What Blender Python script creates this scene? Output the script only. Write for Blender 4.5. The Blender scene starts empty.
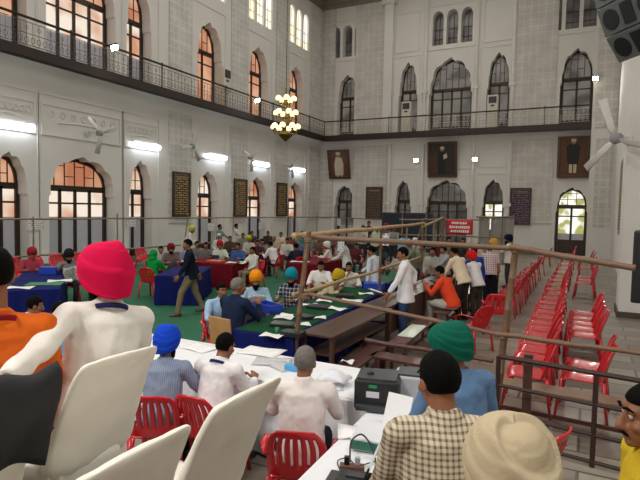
import bpy, bmesh, math, random
from mathutils import Vector, Matrix, noise
from mathutils.geometry import tessellate_polygon
random.seed(7)
PI = math.pi
SC = bpy.context.scene
COL = SC.collection
V = Vector

# ---------------------------------------------------------------- camera model
F_PX, YAW, PIT, ROL, CAM_H = 526.67, math.radians(27.03), math.radians(-3.26), math.radians(1.14), 2.45
_f = V((-math.sin(YAW)*math.cos(PIT), math.cos(YAW)*math.cos(PIT), math.sin(PIT)))
_r0 = V((math.cos(YAW), math.sin(YAW), 0)); _u0 = _r0.cross(_f)
_r = _r0*math.cos(ROL) + _u0*math.sin(ROL); _u = _u0*math.cos(ROL) - _r0*math.sin(ROL)
CAM = V((0, 0, CAM_H))
def ray(x, y): return _f*F_PX + _r*(x-320) - _u*(y-240)
def on_z(x, y, z):
    d = ray(x, y); return CAM + d*((z-CAM_H)/d.z)
def on_x(x, y, X):
    d = ray(x, y); return CAM + d*(X/d.x)
def on_y(x, y, Y):
    d = ray(x, y); return CAM + d*(Y/d.y)

# ---------------------------------------------------------------- materials
def lin(c):
    if isinstance(c, str):
        c = [int(c[i:i+2], 16)/255 for i in (0, 2, 4)]
    return tuple((v/12.92 if v <= .04045 else ((v+.055)/1.055)**2.4) for v in c) + (1,)
MATS = {}
def mat(key, col, rough=.6, metal=0, var=.06, vscale=6, bump=0, bscale=40, emit=0, ecol=None, sheen=0, coat=0, trans=0, spec=None):
    if key in MATS: return MATS[key]
    m = bpy.data.materials.new(key); m.use_nodes = True
    nt = m.node_tree; b = nt.nodes['Principled BSDF']
    c = lin(col)
    tc = nt.nodes.new('ShaderNodeTexCoord')
    if var:
        n = nt.nodes.new('ShaderNodeTexNoise'); n.inputs['Scale'].default_value = vscale; n.inputs['Detail'].default_value = 3
        nt.links.new(tc.outputs['Object'], n.inputs['Vector'])
        r = nt.nodes.new('ShaderNodeMix'); r.data_type = 'RGBA'
        r.inputs['A'].default_value = tuple(max(0, v*(1-2*var)) for v in c[:3])+(1,)
        r.inputs['B'].default_value = tuple(min(1, v*(1+2*var)) for v in c[:3])+(1,)
        nt.links.new(n.outputs['Fac'], r.inputs['Factor']); nt.links.new(r.outputs['Result'], b.inputs['Base Color'])
    else:
        b.inputs['Base Color'].default_value = c
    b.inputs['Roughness'].default_value = rough; b.inputs['Metallic'].default_value = metal
    if spec is not None: b.inputs['Specular IOR Level'].default_value = spec
    if sheen: b.inputs['Sheen Weight'].default_value = sheen
    if coat: b.inputs['Coat Weight'].default_value = coat
    if trans: b.inputs['Transmission Weight'].default_value = trans
    if emit:
        b.inputs['Emission Color'].default_value = lin(ecol or col); b.inputs['Emission Strength'].default_value = emit
    if bump:
        n2 = nt.nodes.new('ShaderNodeTexNoise'); n2.inputs['Scale'].default_value = bscale; n2.inputs['Detail'].default_value = 4
        nt.links.new(tc.outputs['Object'], n2.inputs['Vector'])
        bp = nt.nodes.new('ShaderNodeBump'); bp.inputs['Strength'].default_value = bump; bp.inputs['Distance'].default_value = .02
        nt.links.new(n2.outputs['Fac'], bp.inputs['Height']); nt.links.new(bp.outputs['Normal'], b.inputs['Normal'])
    MATS[key] = m
    return m

def coords2(nt, axes):
    tc = nt.nodes.new('ShaderNodeTexCoord'); s = nt.nodes.new('ShaderNodeSeparateXYZ'); c = nt.nodes.new('ShaderNodeCombineXYZ')
    nt.links.new(tc.outputs['Object'], s.inputs[0])
    nt.links.new(s.outputs[axes[0]], c.inputs['X']); nt.links.new(s.outputs[axes[1]], c.inputs['Y'])
    return c.outputs[0]
def brick_mat(key, axes, c1, c2, mortar, w, h, ms=.02, off=0, rough=.7, bump=.3, rot=0):
    if key in MATS: return MATS[key]
    m = bpy.data.materials.new(key); m.use_nodes = True; nt = m.node_tree; b = nt.nodes['Principled BSDF']
    v = coords2(nt, axes)
    if rot:
        mp = nt.nodes.new('ShaderNodeMapping'); mp.inputs['Rotation'].default_value[2] = rot; nt.links.new(v, mp.inputs['Vector']); v = mp.outputs[0]
    br = nt.nodes.new('ShaderNodeTexBrick'); br.offset = off; br.squash = 1
    br.inputs['Color1'].default_value = lin(c1); br.inputs['Color2'].default_value = lin(c2); br.inputs['Mortar'].default_value = lin(mortar)
    br.inputs['Scale'].default_value = 1; br.inputs['Mortar Size'].default_value = ms; br.inputs['Brick Width'].default_value = w; br.inputs['Row Height'].default_value = h
    br.inputs['Mortar Smooth'].default_value = .2
    nt.links.new(v, br.inputs['Vector'])
    n = nt.nodes.new('ShaderNodeTexNoise'); n.inputs['Scale'].default_value = 1.3; n.inputs['Detail'].default_value = 5
    nt.links.new(v, n.inputs['Vector'])
    mx = nt.nodes.new('ShaderNodeMix'); mx.data_type = 'RGBA'; mx.blend_type = 'MULTIPLY'; mx.inputs['Factor'].default_value = .5
    rp = nt.nodes.new('ShaderNodeValToRGB'); rp.color_ramp.elements[0].position = .3; rp.color_ramp.elements[0].color = (.6, .6, .6, 1); rp.color_ramp.elements[1].position = .7
    nt.links.new(n.outputs['Fac'], rp.inputs[0]); nt.links.new(br.outputs['Color'], mx.inputs['A']); nt.links.new(rp.outputs[0], mx.inputs['B'])
    nt.links.new(mx.outputs['Result'], b.inputs['Base Color']); b.inputs['Roughness'].default_value = rough
    bp = nt.nodes.new('ShaderNodeBump'); bp.inputs['Strength'].default_value = bump; bp.inputs['Distance'].default_value = .03; bp.invert = False
    nt.links.new(br.outputs['Fac'], bp.inputs['Height']); nt.links.new(bp.outputs['Normal'], b.inputs['Normal'])
    MATS[key] = m; return m
def plaid_mat(key, base, stripe, s1, s2, width=.35, axes=('X', 'Z'), stripe2=None, rough=.8):
    """woven check: vertical and horizontal stripes"""
    if key in MATS: return MATS[key]
    m = bpy.data.materials.new(key); m.use_nodes = True; nt = m.node_tree; b = nt.nodes['Principled BSDF']
    tc = nt.nodes.new('ShaderNodeTexCoord'); s = nt.nodes.new('ShaderNodeSeparateXYZ'); nt.links.new(tc.outputs['Object'], s.inputs[0])
    def stripe_fac(sock, per):
        a = nt.nodes.new('ShaderNodeMath'); a.operation = 'DIVIDE'; a.inputs[1].default_value = per; nt.links.new(sock, a.inputs[0])
        f = nt.nodes.new('ShaderNodeMath'); f.operation = 'FRACT'; nt.links.new(a.outputs[0], f.inputs[0])
        c = nt.nodes.new('ShaderNodeMath'); c.operation = 'LESS_THAN'; c.inputs[1].default_value = width; nt.links.new(f.outputs[0], c.inputs[0])
        return c.outputs[0]
    f1 = stripe_fac(s.outputs[axes[0]], s1)
    mx = nt.nodes.new('ShaderNodeMix'); mx.data_type = 'RGBA'; mx.inputs['A'].default_value = lin(base); mx.inputs['B'].default_value = lin(stripe)
    if s2:
        f2 = stripe_fac(s.outputs[axes[1]], s2)
        ad = nt.nodes.new('ShaderNodeMath'); ad.operation = 'ADD'; nt.links.new(f1, ad.inputs[0]); nt.links.new(f2, ad.inputs[1])
        mu = nt.nodes.new('ShaderNodeMath'); mu.operation = 'MULTIPLY'; mu.inputs[1].default_value = .5; nt.links.new(ad.outputs[0], mu.inputs[0]); f1 = mu.outputs[0]
    nt.links.new(f1, mx.inputs['Factor']); nt.links.new(mx.outputs['Result'], b.inputs['Base Color']); b.inputs['Roughness'].default_value = rough
    MATS[key] = m; return m
def ink_mat(key, axes, paper, ink, line_h, word_w, margin=.5, rough=.7, density=.5):
    """rows of illegible lettering: word-sized marks in lines"""
    if key in MATS: return MATS[key]
    m = bpy.data.materials.new(key); m.use_nodes = True; nt = m.node_tree; b = nt.nodes['Principled BSDF']
    v = coords2(nt, axes)
    br = nt.nodes.new('ShaderNodeTexBrick'); br.offset = .37
    br.inputs['Color1'].default_value = (1, 1, 1, 1); br.inputs['Color2'].default_value = (1, 1, 1, 1); br.inputs['Mortar'].default_value = (0, 0, 0, 1)
    br.inputs['Scale'].default_value = 1; br.inputs['Mortar Size'].default_value = line_h*.22; br.inputs['Brick Width'].default_value = word_w; br.inputs['Row Height'].default_value = line_h
    nt.links.new(v, br.inputs['Vector'])
    n = nt.nodes.new('ShaderNodeTexNoise'); n.inputs['Scale'].default_value = 2.2/line_h; n.inputs['Detail'].default_value = 1; nt.links.new(v, n.inputs['Vector'])
    gt = nt.nodes.new('ShaderNodeMath'); gt.operation = 'GREATER_THAN'; gt.inputs[1].default_value = density; nt.links.new(n.outputs['Fac'], gt.inputs[0])
    mu = nt.nodes.new('ShaderNodeMath'); mu.operation = 'MULTIPLY'; nt.links.new(gt.outputs[0], mu.inputs[0]); nt.links.new(br.outputs['Color'], mu.inputs[1])
    mx = nt.nodes.new('ShaderNodeMix'); mx.data_type = 'RGBA'; mx.inputs['A'].default_value = lin(paper); mx.inputs['B'].default_value = lin(ink)
    nt.links.new(mu.outputs[0], mx.inputs['Factor']); nt.links.new(mx.outputs['Result'], b.inputs['Base Color']); b.inputs['Roughness'].default_value = rough
    MATS[key] = m; return m
def wood_mat(key, c1, c2, rough=.45, axis='Y', scale=3):
    if key in MATS: return MATS[key]
    m = bpy.data.materials.new(key); m.use_nodes = True; nt = m.node_tree; b = nt.nodes['Principled BSDF']
    tc = nt.nodes.new('ShaderNodeTexCoord'); mp = nt.nodes.new('ShaderNodeMapping')
    sc = {'X': (.6, 8, 8), 'Y': (8, .6, 8), 'Z': (8, 8, .6)}[axis]; mp.inputs['Scale'].default_value = sc
    nt.links.new(tc.outputs['Object'], mp.inputs['Vector'])
    n = nt.nodes.new('ShaderNodeTexNoise'); n.inputs['Scale'].default_value = scale; n.inputs['Detail'].default_value = 6; n.inputs['Distortion'].default_value = .6
    nt.links.new(mp.outputs[0], n.inputs['Vector'])
    mx = nt.nodes.new('ShaderNodeMix'); mx.data_type = 'RGBA'; mx.inputs['A'].default_value = lin(c1); mx.inputs['B'].default_value = lin(c2)
    nt.links.new(n.outputs['Fac'], mx.inputs['Factor']); nt.links.new(mx.outputs['Result'], b.inputs['Base Color']); b.inputs['Roughness'].default_value = rough
    MATS[key] = m; return m
def glow_mat(key, c1, c2, strength, scale=1.2, c3=None, p=(.4, .6)):
    """lit window pane: daylight and a lit verandah seen through obscured glass"""
    if key in MATS: return MATS[key]
    m = bpy.data.materials.new(key); m.use_nodes = True; nt = m.node_tree; b = nt.nodes['Principled BSDF']
    tc = nt.nodes.new('ShaderNodeTexCoord'); n = nt.nodes.new('ShaderNodeTexNoise'); n.inputs['Scale'].default_value = scale; n.inputs['Detail'].default_value = 1.5
    nt.links.new(tc.outputs['Object'], n.inputs['Vector'])
    r = nt.nodes.new('ShaderNodeValToRGB'); r.color_ramp.elements[0].position = p[0]; r.color_ramp.elements[0].color = lin(c1)
    r.color_ramp.elements[1].position = p[1]; r.color_ramp.elements[1].color = lin(c2)
    nt.links.new(n.outputs['Fac'], r.inputs[0])
    b.inputs['Base Color'].default_value = (.05, .05, .05, 1); b.inputs['Roughness'].default_value = .12
    nt.links.new(r.outputs[0], b.inputs['Emission Color']); b.inputs['Emission Strength'].default_value = strength
    MATS[key] = m; return m

# ---------------------------------------------------------------- mesh builder
class MB:
    def __init__(s, M=None): s.bm = bmesh.new(); s.M = M or Matrix(); s.mi = 0
    def _add(s, verts, faces):
        vs = [s.bm.verts.new(s.M @ V(v)) for v in verts]
        for f in faces:
            try: fc = s.bm.faces.new([vs[i] for i in f]); fc.material_index = s.mi
            except ValueError: pass
        return vs
    def box(s, c, d, rz=0, R=None):
        m = R if R is not None else Matrix.Rotation(rz, 3, 'Z')
        vs = []
        for x in (-.5, .5):
            for y in (-.5, .5):
                for z in (-.5, .5): vs.append(V(c) + m @ V((x*d[0], y*d[1], z*d[2])))
        s._add(vs, [(0, 1, 3, 2), (4, 6, 7, 5), (0, 4, 5, 1), (2, 3, 7, 6), (0, 2, 6, 4), (1, 5, 7, 3)]); return s
    def bbox(s, lo, hi): return s.box([(a+b)/2 for a, b in zip(lo, hi)], [b-a for a, b in zip(lo, hi)])
    def tube(s, pts, rad, n=8, side=None, flat=1.0, cap=True):
        """loft of ellipses along pts; rad: number or list of r or (rx,ry); side = direction of rx"""
        pts = [V(p) for p in pts]; k = len(pts)
        if not isinstance(rad, (list, tuple)): rad = [rad]*k
        rings = []; prev = None
        for i, p in enumerate(pts):
            t = (pts[min(i+1, k-1)] - pts[max(i-1, 0)])
            t = t.normalized() if t.length > 1e-9 else V((0, 0, 1))
            if side is not None: a = V(side)
            elif prev is not None: a = prev
            else: a = V((1, 0, 0)) if abs(t.x) < .8 else V((0, 1, 0))
            a = (a - t*a.dot(t))
            if a.length < 1e-6: a = t.orthogonal()
            a.normalize(); prev = a; b = t.cross(a)
            r = rad[i]; rx, ry = (r if isinstance(r, (tuple, list)) else (r, r*flat))
            rings.append([p + a*(rx*math.cos(2*PI*j/n)) + b*(ry*math.sin(2*PI*j/n)) for j in range(n)])
        vs = [v for r in rings for v in r]; fs = []
        for i in range(k-1):
            for j in range(n): fs.append((i*n+j, i*n+(j+1) % n, (i+1)*n+(j+1) % n, (i+1)*n+j))
        if cap: fs.append(tuple(reversed(range(n)))); fs.append(tuple(range((k-1)*n, k*n)))
        s._add(vs, fs); return s
    def ell(s, c, r, R=None, n=12, m=8):
        R = R or Matrix.Identity(3); c = V(c); vs = []; fs = []
        for i in range(1, m):
            a = PI*i/m
            for j in range(n):
                b = 2*PI*j/n; vs.append(c + R @ V((r[0]*math.sin(a)*math.cos(b), r[1]*math.sin(a)*math.sin(b), r[2]*math.cos(a))))
        vs.append(c + R @ V((0, 0, r[2]))); vs.append(c - R @ V((0, 0, r[2]))); t = len(vs)-2
        for i in range(m-2):
            for j in range(n): fs.append((i*n+j, (i+1)*n+j, (i+1)*n+(j+1) % n, i*n+(j+1) % n))
        for j in range(n): fs.append((t, j, (j+1) % n)); fs.append((t+1, (m-2)*n+(j+1) % n, (m-2)*n+j))
        s._add(vs, fs); return s
    def lathe(s, c, prof, n=16, axis=None):
        """prof: (r,z) list"""
        c = V(c); vs = []; fs = []; R = axis or Matrix.Identity(3)
        for r, z in prof:
            for j in range(n): vs.append(c + R @ V((max(r, 1e-4)*math.cos(2*PI*j/n), max(r, 1e-4)*math.sin(2*PI*j/n), z)))
        for i in range(len(prof)-1):
            for j in range(n): fs.append((i*n+j, i*n+(j+1) % n, (i+1)*n+(j+1) % n, (i+1)*n+j))
        fs.append(tuple(reversed(range(n)))); fs.append(tuple(range((len(prof)-1)*n, len(prof)*n)))
        s._add(vs, fs); return s
    def prism(s, loop, place, d0, d1):
        """closed 2-D loop, place(u,v,d) -> 3-D; solid between depths"""
        n = len(loop); tri = tessellate_polygon([[V((u, v, 0)) for u, v in loop]])
        vs = [place(u, v, d0) for u, v in loop] + [place(u, v, d1) for u, v in loop]
        fs = [t for t in tri] + [tuple(i+n for i in reversed(t)) for t in tri] + [(i, (i+1) % n, (i+1) % n+n, i+n) for i in range(n)]
        s._add(vs, fs); return s
    def ring(s, outer, inner, place, d0, d1):
        n = len(outer)
        vs = [place(u, v, d) for d in (d0, d1) for L in (outer, inner) for u, v in L]
        fs = []
        for i in range(n):
            j = (i+1) % n
            fs += [(i, j, n+j, n+i), (2*n+i, 3*n+i, 3*n+j, 2*n+j), (i, 2*n+i, 2*n+j, j), (n+i, n+j, 3*n+j, 3*n+i)]
        s._add(vs, fs); return s
    def sheet(s, nu, nv, fn, thick=None):
        vs = [fn(i/nu, j/nv) for j in range(nv+1) for i in range(nu+1)]
        fs = [(j*(nu+1)+i, j*(nu+1)+i+1, (j+1)*(nu+1)+i+1, (j+1)*(nu+1)+i) for j in range(nv) for i in range(nu)]
        s._add(vs, fs); return s
    def build(s, name, m, parent=None, smooth=False, bevel=0, solid=0, rem=0, smth=0, disp=None, fix=True, subd=0):
        if fix: bmesh.ops.recalc_face_normals(s.bm, faces=s.bm.faces)
        me = bpy.data.meshes.new(name); s.bm.to_mesh(me); s.bm.free()
        o = bpy.data.objects.new(name, me); COL.objects.link(o)
        for q in (m if isinstance(m, (list, tuple)) else [m]): me.materials.append(q)
        if smooth or rem:
            for p in me.polygons: p.use_smooth = True
        if solid:
            q = o.modifiers.new('s', 'SOLIDIFY'); q.thickness = solid; q.offset = 0
        if bevel:
            q = o.modifiers.new('b', 'BEVEL'); q.width = bevel; q.segments = 2; q.limit_method = 'ANGLE'; q.angle_limit = .7
        if subd:
            q = o.modifiers.new('u', 'SUBSURF'); q.levels = q.render_levels = subd
        if rem:
            q = o.modifiers.new('r', 'REMESH'); q.mode = 'VOXEL'; q.voxel_size = rem; q.use_smooth_shade = True
        if smth:
            q = o.modifiers.new('m', 'SMOOTH'); q.iterations = smth; q.factor = .5
        if disp:
            q = o.modifiers.new('d', 'DISPLACE'); q.texture = cloud(disp[0]); q.strength = disp[1]; q.mid_level = .5; q.texture_coords = 'LOCAL'
        if rem or smth or disp or solid or bevel or subd: BAKE.append(o)
        if parent is not None: o.parent = parent
        return o
BAKE = []
def cloud(size):
    k = 'cl%.3f' % size
    t = bpy.data.textures.get(k)
    if not t:
        t = bpy.data.textures.new(k, 'CLOUDS'); t.noise_scale = size; t.noise_depth = 2
    return t
def bake():
    dg = bpy.context.evaluated_depsgraph_get()
    new = []
    for o in BAKE: new.append((o, bpy.data.meshes.new_from_object(o.evaluated_get(dg))))
    for o, me in new:
        old = o.data
        for q in SC.objects:
            if q.data is old and q is not o: q.data = me; q.modifiers.clear()
        o.data = me; o.modifiers.clear(); me.name = o.name
def tag(o, label=None, cat=None, group=None, kind=None):
    if label: o['label'] = label
    if cat: o['category'] = cat
    if group: o['group'] = group
    if kind: o['kind'] = kind
    return o
def thing(name, label, cat, loc=(0, 0, 0), rz=0, group=None):
    o = bpy.data.objects.new(name, None); COL.objects.link(o); o.location = loc; o.rotation_euler = (0, 0, rz); o.empty_display_size = .1
    return tag(o, label, cat, group)
def dup(root, loc, rz, label, group=None, scale=None):
    r = root.copy(); COL.objects.link(r); r.location = loc; r.rotation_euler = (0, 0, rz)
    if scale: r.scale = (scale,)*3
    tag(r, label, None, group)
    for ch in [o for o in root.children]:
        c = ch.copy(); COL.objects.link(c); c.parent = r
        for g in [o for o in ch.children]:
            d = g.copy(); COL.objects.link(d); d.parent = c
    return r
def struct(o, label=None): o['kind'] = 'structure'; return o
ORD = ['first', 'second', 'third', 'fourth', 'fifth', 'sixth', 'seventh', 'eighth', 'ninth', 'tenth', 'eleventh', 'twelfth', 'thirteenth', 'fourteenth', 'fifteenth', 'sixteenth', 'seventeenth', 'eighteenth', 'nineteenth', 'twentieth', 'twenty-first', 'twenty-second', 'twenty-third']
# ================================================================ THE HALL
XL, YB, XR = -17.6, 34.2, 1.15
CEIL = 17.7
wall_m = mat('white_plaster', 'dbd9d5', .85, var=.03, vscale=.7, bump=.05, bscale=12)
reveal_m = wall_m
brown_m = mat('dark_brown_paint', '2c211d', .45, var=.1)
wood_dk = wood_mat('dark_door_wood', '24160f', '3a261b', .4, 'Z')
latL = brick_mat('lattice_relief_left', ('Y', 'Z'), 'd0cec9', 'd3d1cc', 'dddbd7', .34, .34, .05, bump=.5)
latB = brick_mat('lattice_relief_back', ('X', 'Z'), 'cecac3', 'd1cec7', 'dcd9d4', .4, .4, .05, bump=.5)

def arch(w, z0, zs, zt, n=36, scal=0, step=0, ogee=.05):
    """pointed arch outline from bottom left up and over to bottom right"""
    L = [(-w/2, z0)]
    if step: L += [(-w/2, zs-.35), (-w/2+step, zs-.28)]
    wi = w - 2*step; h = zt - zs
    for i in range(n+1):
        t = PI*i/n; x = -math.cos(t); z = (1-abs(x)**2.3)**.45 if abs(x) < 1 else 0
        z = z*(1-ogee) + ogee*math.exp(-(x/.12)**2)
        k = 1 - (scal*(1-abs(math.sin(4.5*t+PI/2))) if scal and 1 < i < n-1 else 0)
        L.append((x*wi/2*k, zs + z*h*k))
    if step: L += [(w/2-step, zs-.28), (w/2, zs-.35)]
    L.append((w/2, z0))
    return L
def placer(wall, uc=0):
    """u along the wall, v height, d depth behind its face"""
    if wall == 'left': return lambda u, v, d: V((XL - d, uc + u, v))
    if wall == 'back': return lambda u, v, d: V((uc + u, YB + d, v))
def wall_mesh(name, wall, u0, u1, z0, z1, openings, depth, m):
    pl = placer(wall); mb = MB()
    outer = [(u0, z0), (u1, z0), (u1, z1), (u0, z1)]
    loops = [outer] + [[(uc+u, v) for u, v in L] for uc, L in openings]
    flat = [p for L in loops for p in L]
    tri = tessellate_polygon([[V((u, v, 0)) for u, v in L] for L in loops])
    mb._add([pl(u, v, 0) for u, v in flat], tri)
    for L in loops[1:]:
        n = len(L)
        mb._add([pl(u, v, d) for d in (0, depth) for u, v in L], [(i, (i+1) % n, (i+1) % n+n, i+n) for i in range(n)])
    mb._add([pl(u, v, depth+.02) for u, v in outer], [(0, 1, 2, 3)])
    o = mb.build(name, m); return struct(o)

# ---- window openings (centre along wall, width, sill, spring, apex)
GL = [(11.2, 1.35, 0.02, 3.1, 4.25), (14.16, 3.0, 0.02, 3.1, 4.35), (17.1, 1.35, .02, 3.1, 4.5), (21.66, 1.75, .02, 3.1, 4.35), (26.2, 2.0, .02, 3.1, 4.35), (30.7, 1.95, .02, 3.1, 4.3)]
UL = [(11.2, 1.35, 7.66, 10.45, 11.9), (14.16, 3.1, 7.66, 10.45, 12.0), (17.0, 1.4, 7.66, 10.45, 12.0), (21.75, 1.95, 7.66, 10.45, 11.9), (26.2, 2.0, 7.66, 10.45, 11.9), (30.65, 1.95, 7.66, 10.45, 11.9)]
GB = [(-15.58, 1.5, .02, 3.1, 4.25), (-11.25, 1.15, .02, 3.15, 4.6), (-8.32, 2.7, .02, 3.1, 4.6), (-5.42, 1.35, .02, 3.15, 4.6), (-.97, 1.72, .02, 2.95, 4.1)]
UB = [(-15.5, 1.55, 7.66, 10.4, 12.0), (-11.1, 1.3, 7.66, 10.5, 12.4), (-8.3, 2.75, 7.66, 10.4, 12.4), (-5.35, 1.35, 7.66, 10.5, 12.4), (-1.0, 1.75, 7.66, 10.4, 12.1)]
CL = [12.7, 14.16, 15.6, 21.7, 26.3, 30.7]
def clere(uc, zb, zt, w=.72):
    return [(uc+k*.92, arch(w, zb, zt-.55, zt, 14, ogee=.0)) for k in (-1, 0, 1)]
holesL = [(u, arch(w, a, b, c, 36, .075, .07, ogee=.09)) for u, w, a, b, c in GL + UL]
for u in (14.16, 21.7, 26.3, 30.9): holesL += clere(u, 13.25, 15.6)
holesB = [(u, arch(w, a, b, c, 36, .075, .07, ogee=.09)) for u, w, a, b, c in GB + UB]
for u in (-15.6, -8.3, -1.38): holesB += clere(u, 13.2, 15.35)
wall_mesh('wall_left', 'left', -4, YB, 0, CEIL, holesL, .75, wall_m)
wall_mesh('wall_back', 'back', XL, 4, 0, CEIL, holesB, .75, wall_m)

# ---- glazing
pane_or = glow_mat('pane_orange', 'c87c58', 'f2b893', .8, .6)
pane_hot = glow_mat('pane_bright', 'd99670', 'fff0dc', .95, .8, p=(.4, .6))
pane_fr = mat('pane_frosted', 'a5a6ad', .35, var=.05, emit=.12, ecol='b8b4b8')
pane_gr = glow_mat('pane_grey', '5a564f', '8f8a80', .5, .9)
pane_dim = glow_mat('pane_dim', '3a3733', '67635c', .5, .9)
pane_gn = glow_mat('pane_garden', 'a8a860', 'fffdf0', 1.1, 1.7, p=(.4, .52))
pane_cl = glow_mat('pane_clerestory', 'fff3c8', 'fffdf4', 1.5, .8)
win_n = [0]; door_n = [0]
def window(wall, spec, mulls, up, mid, low, kick, bars=4, kind='window'):
    uc, w, z0, zs, zt = spec; pl = placer(wall, uc); D = .48
    cnt = door_n if kind == 'door' else win_n; cnt[0] += 1
    root = thing('%s_%d' % (kind, cnt[0]), None, None); root['kind'] = 'structure'
    wi = w - .14
    outer = arch(wi+.1, z0, zs, zt+.02); inner = arch(wi-.2, z0+.12, zs, zt-.2)
    mb = MB(); mb.ring(outer, inner, pl, D, D+.16)
    def bar(u0, u1, v0, v1, d0=D+.02, d1=D+.13):
        mb._add([pl(u, v, d) for d in (d0, d1) for u, v in ((u0, v0), (u1, v0), (u1, v1), (u0, v1))], [(0, 1, 2, 3), (7, 6, 5, 4), (0, 4, 5, 1), (1, 5, 6, 2), (2, 6, 7, 3), (3, 7, 4, 0)])
    hw = wi/2-.08
    bar(-hw, hw, zs-.13, zs+.1)                                   # transom
    for k in range(1, mulls+1):
        u = -hw + 2*hw*k/(mulls+1); bar(u-.06, u+.06, z0+.05, zs-.05)
    bar(-hw, hw, zs-.62, zs-.55, D+.04, D+.1)
    kz = z0 + kick
    bar(-hw, hw, z0+.05, kz, D+.05, D+.11)                       # timber kick panel
    for k in range(1, bars):                                     # glazing bars of the fanlight
        u = -hw + 2*hw*k/bars; x = abs(u)/(wi/2)
        top = zs + (zt-.12-zs)*(1-x**2.3)**.45
        bar(u-.018, u+.018, zs+.05, top, D+.05, D+.09)
    for q, fr in enumerate((.36, .68)):
        v = zs + (zt-zs)*fr; xr = (1-fr**(1/.45))**(1/2.3)*(wi/2)*.93
        for k in range(bars):
            if (k+q) % 2 == 0 or bars < 4:
                a = -hw+2*hw*k/bars; b = a+2*hw/bars; a = max(a, -xr); b = min(b, xr)
                if b > a: bar(a, b, v-.016, v+.016, D+.05, D+.09)
    mb.build('window_frame', wood_dk, root, fix=True)
    p = MB(); il = [q for q in arch(wi-.12, z0, zs, zt-.12) if q[1] >= zs-1e-6]
    p._add([pl(u, v, D+.08) for u, v in il], tessellate_polygon([[V((u, v, 0)) for u, v in il]])); p.build('fanlight_pane', up, root)
    fm = z0 + (zs-z0)*(.64 if z0 < 1 and wall == 'left' else .45)
    p = MB(); p._add([pl(u, v, D+.08) for u, v in ((-hw, fm), (hw, fm), (hw, zs), (-hw, zs))], [(0, 1, 2, 3)]); p.build('upper_pane', mid, root)
    p = MB(); p._add([pl(u, v, D+.08) for u, v in ((-hw, kz), (hw, kz), (hw, fm), (-hw, fm))], [(0, 1, 2, 3)]); p.build('lower_pane', low, root)
    return root
window('left', GL[0], 1, pane_or, pane_hot, pane_fr, .5, 4)
window('left', GL[1], 3, pane_or, pane_hot, pane_fr, .5, 6)
window('left', GL[2], 1, pane_hot, pane_hot, pane_fr, .5, 3)
for i in (3, 4, 5): window('left', GL[i], 1, pane_hot if i == 3 else pane_or, pane_hot, pane_fr, .5, 4)
window('left', UL[0], 1, pane_or, pane_or, pane_fr, .4, 3)
window('left', UL[1], 3, pane_or, pane_hot, pane_fr, .4, 6)
window('left', UL[2], 1, pane_or, pane_hot, pane_fr, .4, 3)
for i in (3, 4, 5): window('left', UL[i], 1, pane_or, pane_or, pane_or, .4, 4)
window('back', GB[0], 1, pane_dim, pane_dim, pane_gr, .5, 4)
window('back', GB[1], 1, pane_dim, pane_dim, pane_dim, .5, 3)
window('back', GB[2], 3, pane_gr, pane_dim, pane_dim, .5, 6)
window('back', GB[3], 1, pane_dim, pane_gn, pane_dim, .5, 3)
window('back', GB[4], 1, pane_gn, pane_gn, pane_fr, .95, 3, kind='door')
for i in range(5): window('back', UB[i], 3 if i == 2 else 1, pane_gr, pane_gr, pane_gr, .4, 6 if i == 2 else 4)
def clere_glass(wall, uc, zb, zt, m):
    win_n[0] += 1; root = thing('window_%d' % win_n[0], None, None); root['kind'] = 'structure'
    pl = placer(wall); p = MB(); gd = .14 if wall == 'left' else .5
    for k in (-1, 0, 1):
        L = [(uc+k*.92+u, v) for u, v in arch(.76, zb, zt-.55, zt, 14, ogee=0)]
        p._add([pl(u, v, gd) for u, v in L], tessellate_polygon([[V((u, v, 0)) for u, v in L]]))
    p.build('pane', m, root)
    f = MB()
    for k in (-1, 0, 1):
        for v in (zb+.5, zb+1.1): 
            a, b = uc+k*.92-.36, uc+k*.92+.36
            f._add([pl(u, q, d) for d in (gd-.05, gd-.01) for u, q in ((a, v-.02), (b, v-.02), (b, v+.02), (a, v+.02))], [(0, 1, 2, 3), (7, 6, 5, 4), (0, 4, 5, 1), (2, 6, 7, 3)])
        f._add([pl(u, q, d) for d in (gd-.05, gd-.01) for u, q in ((uc+k*.92-.02, zb), (uc+k*.92+.02, zb), (uc+k*.92+.02, zt-.1), (uc+k*.92-.02, zt-.1))], [(0, 1, 2, 3), (7, 6, 5, 4), (0, 4, 7, 3), (1, 2, 6, 5)])
    f.build('window_frame', wood_dk if wall == 'back' else mat('cream_paint', 'd8cfb8', .6), root)
for u in (14.16, 21.7, 26.3, 30.9): clere_glass('left', u, 13.25, 15.6, pane_cl)
for u in (-15.6, -8.3, -1.38): clere_glass('back', u, 13.2, 15.35, pane_dim)

# ---- raised plaster trim: pilasters with lattice, panel mouldings
trim_n = [0]
def trim(mb, m=wall_m, **k):
    trim_n[0] += 1; return struct(mb.build('trim_%d' % trim_n[0], m, **k))
for yc in (19.55, 24.25, 28.8, 33.25):
    for z0, z1 in ((1.7, 6.9), (7.66, 16.6)):
        t = MB(); t.bbox((XL-.02, yc-.78, z0), (XL+.07, yc+.78, z1)); trim(t, latL)
for xc, w in ((-13.7, 2.5), (-3.25, 2.3), (-17.0, 1.0)):
    for z0, z1 in ((1.9, 6.9), (7.66, 16.6)):
        t = MB(); t.bbox((xc-w/2, YB-.07, z0), (xc+w/2, YB+.02, z1)); trim(t, latB)
def panel(wall, u0, u1, z0, z1, w=.07, th=.05):
    pl = placer(wall); t = MB()
    t.ring([(u0, z0), (u1, z0), (u1, z1), (u0, z1)], [(u0+w, z0+w), (u1-w, z0+w), (u1-w, z1-w), (u0+w, z1-w)], pl, -th, .01); return t
t = MB()
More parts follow.
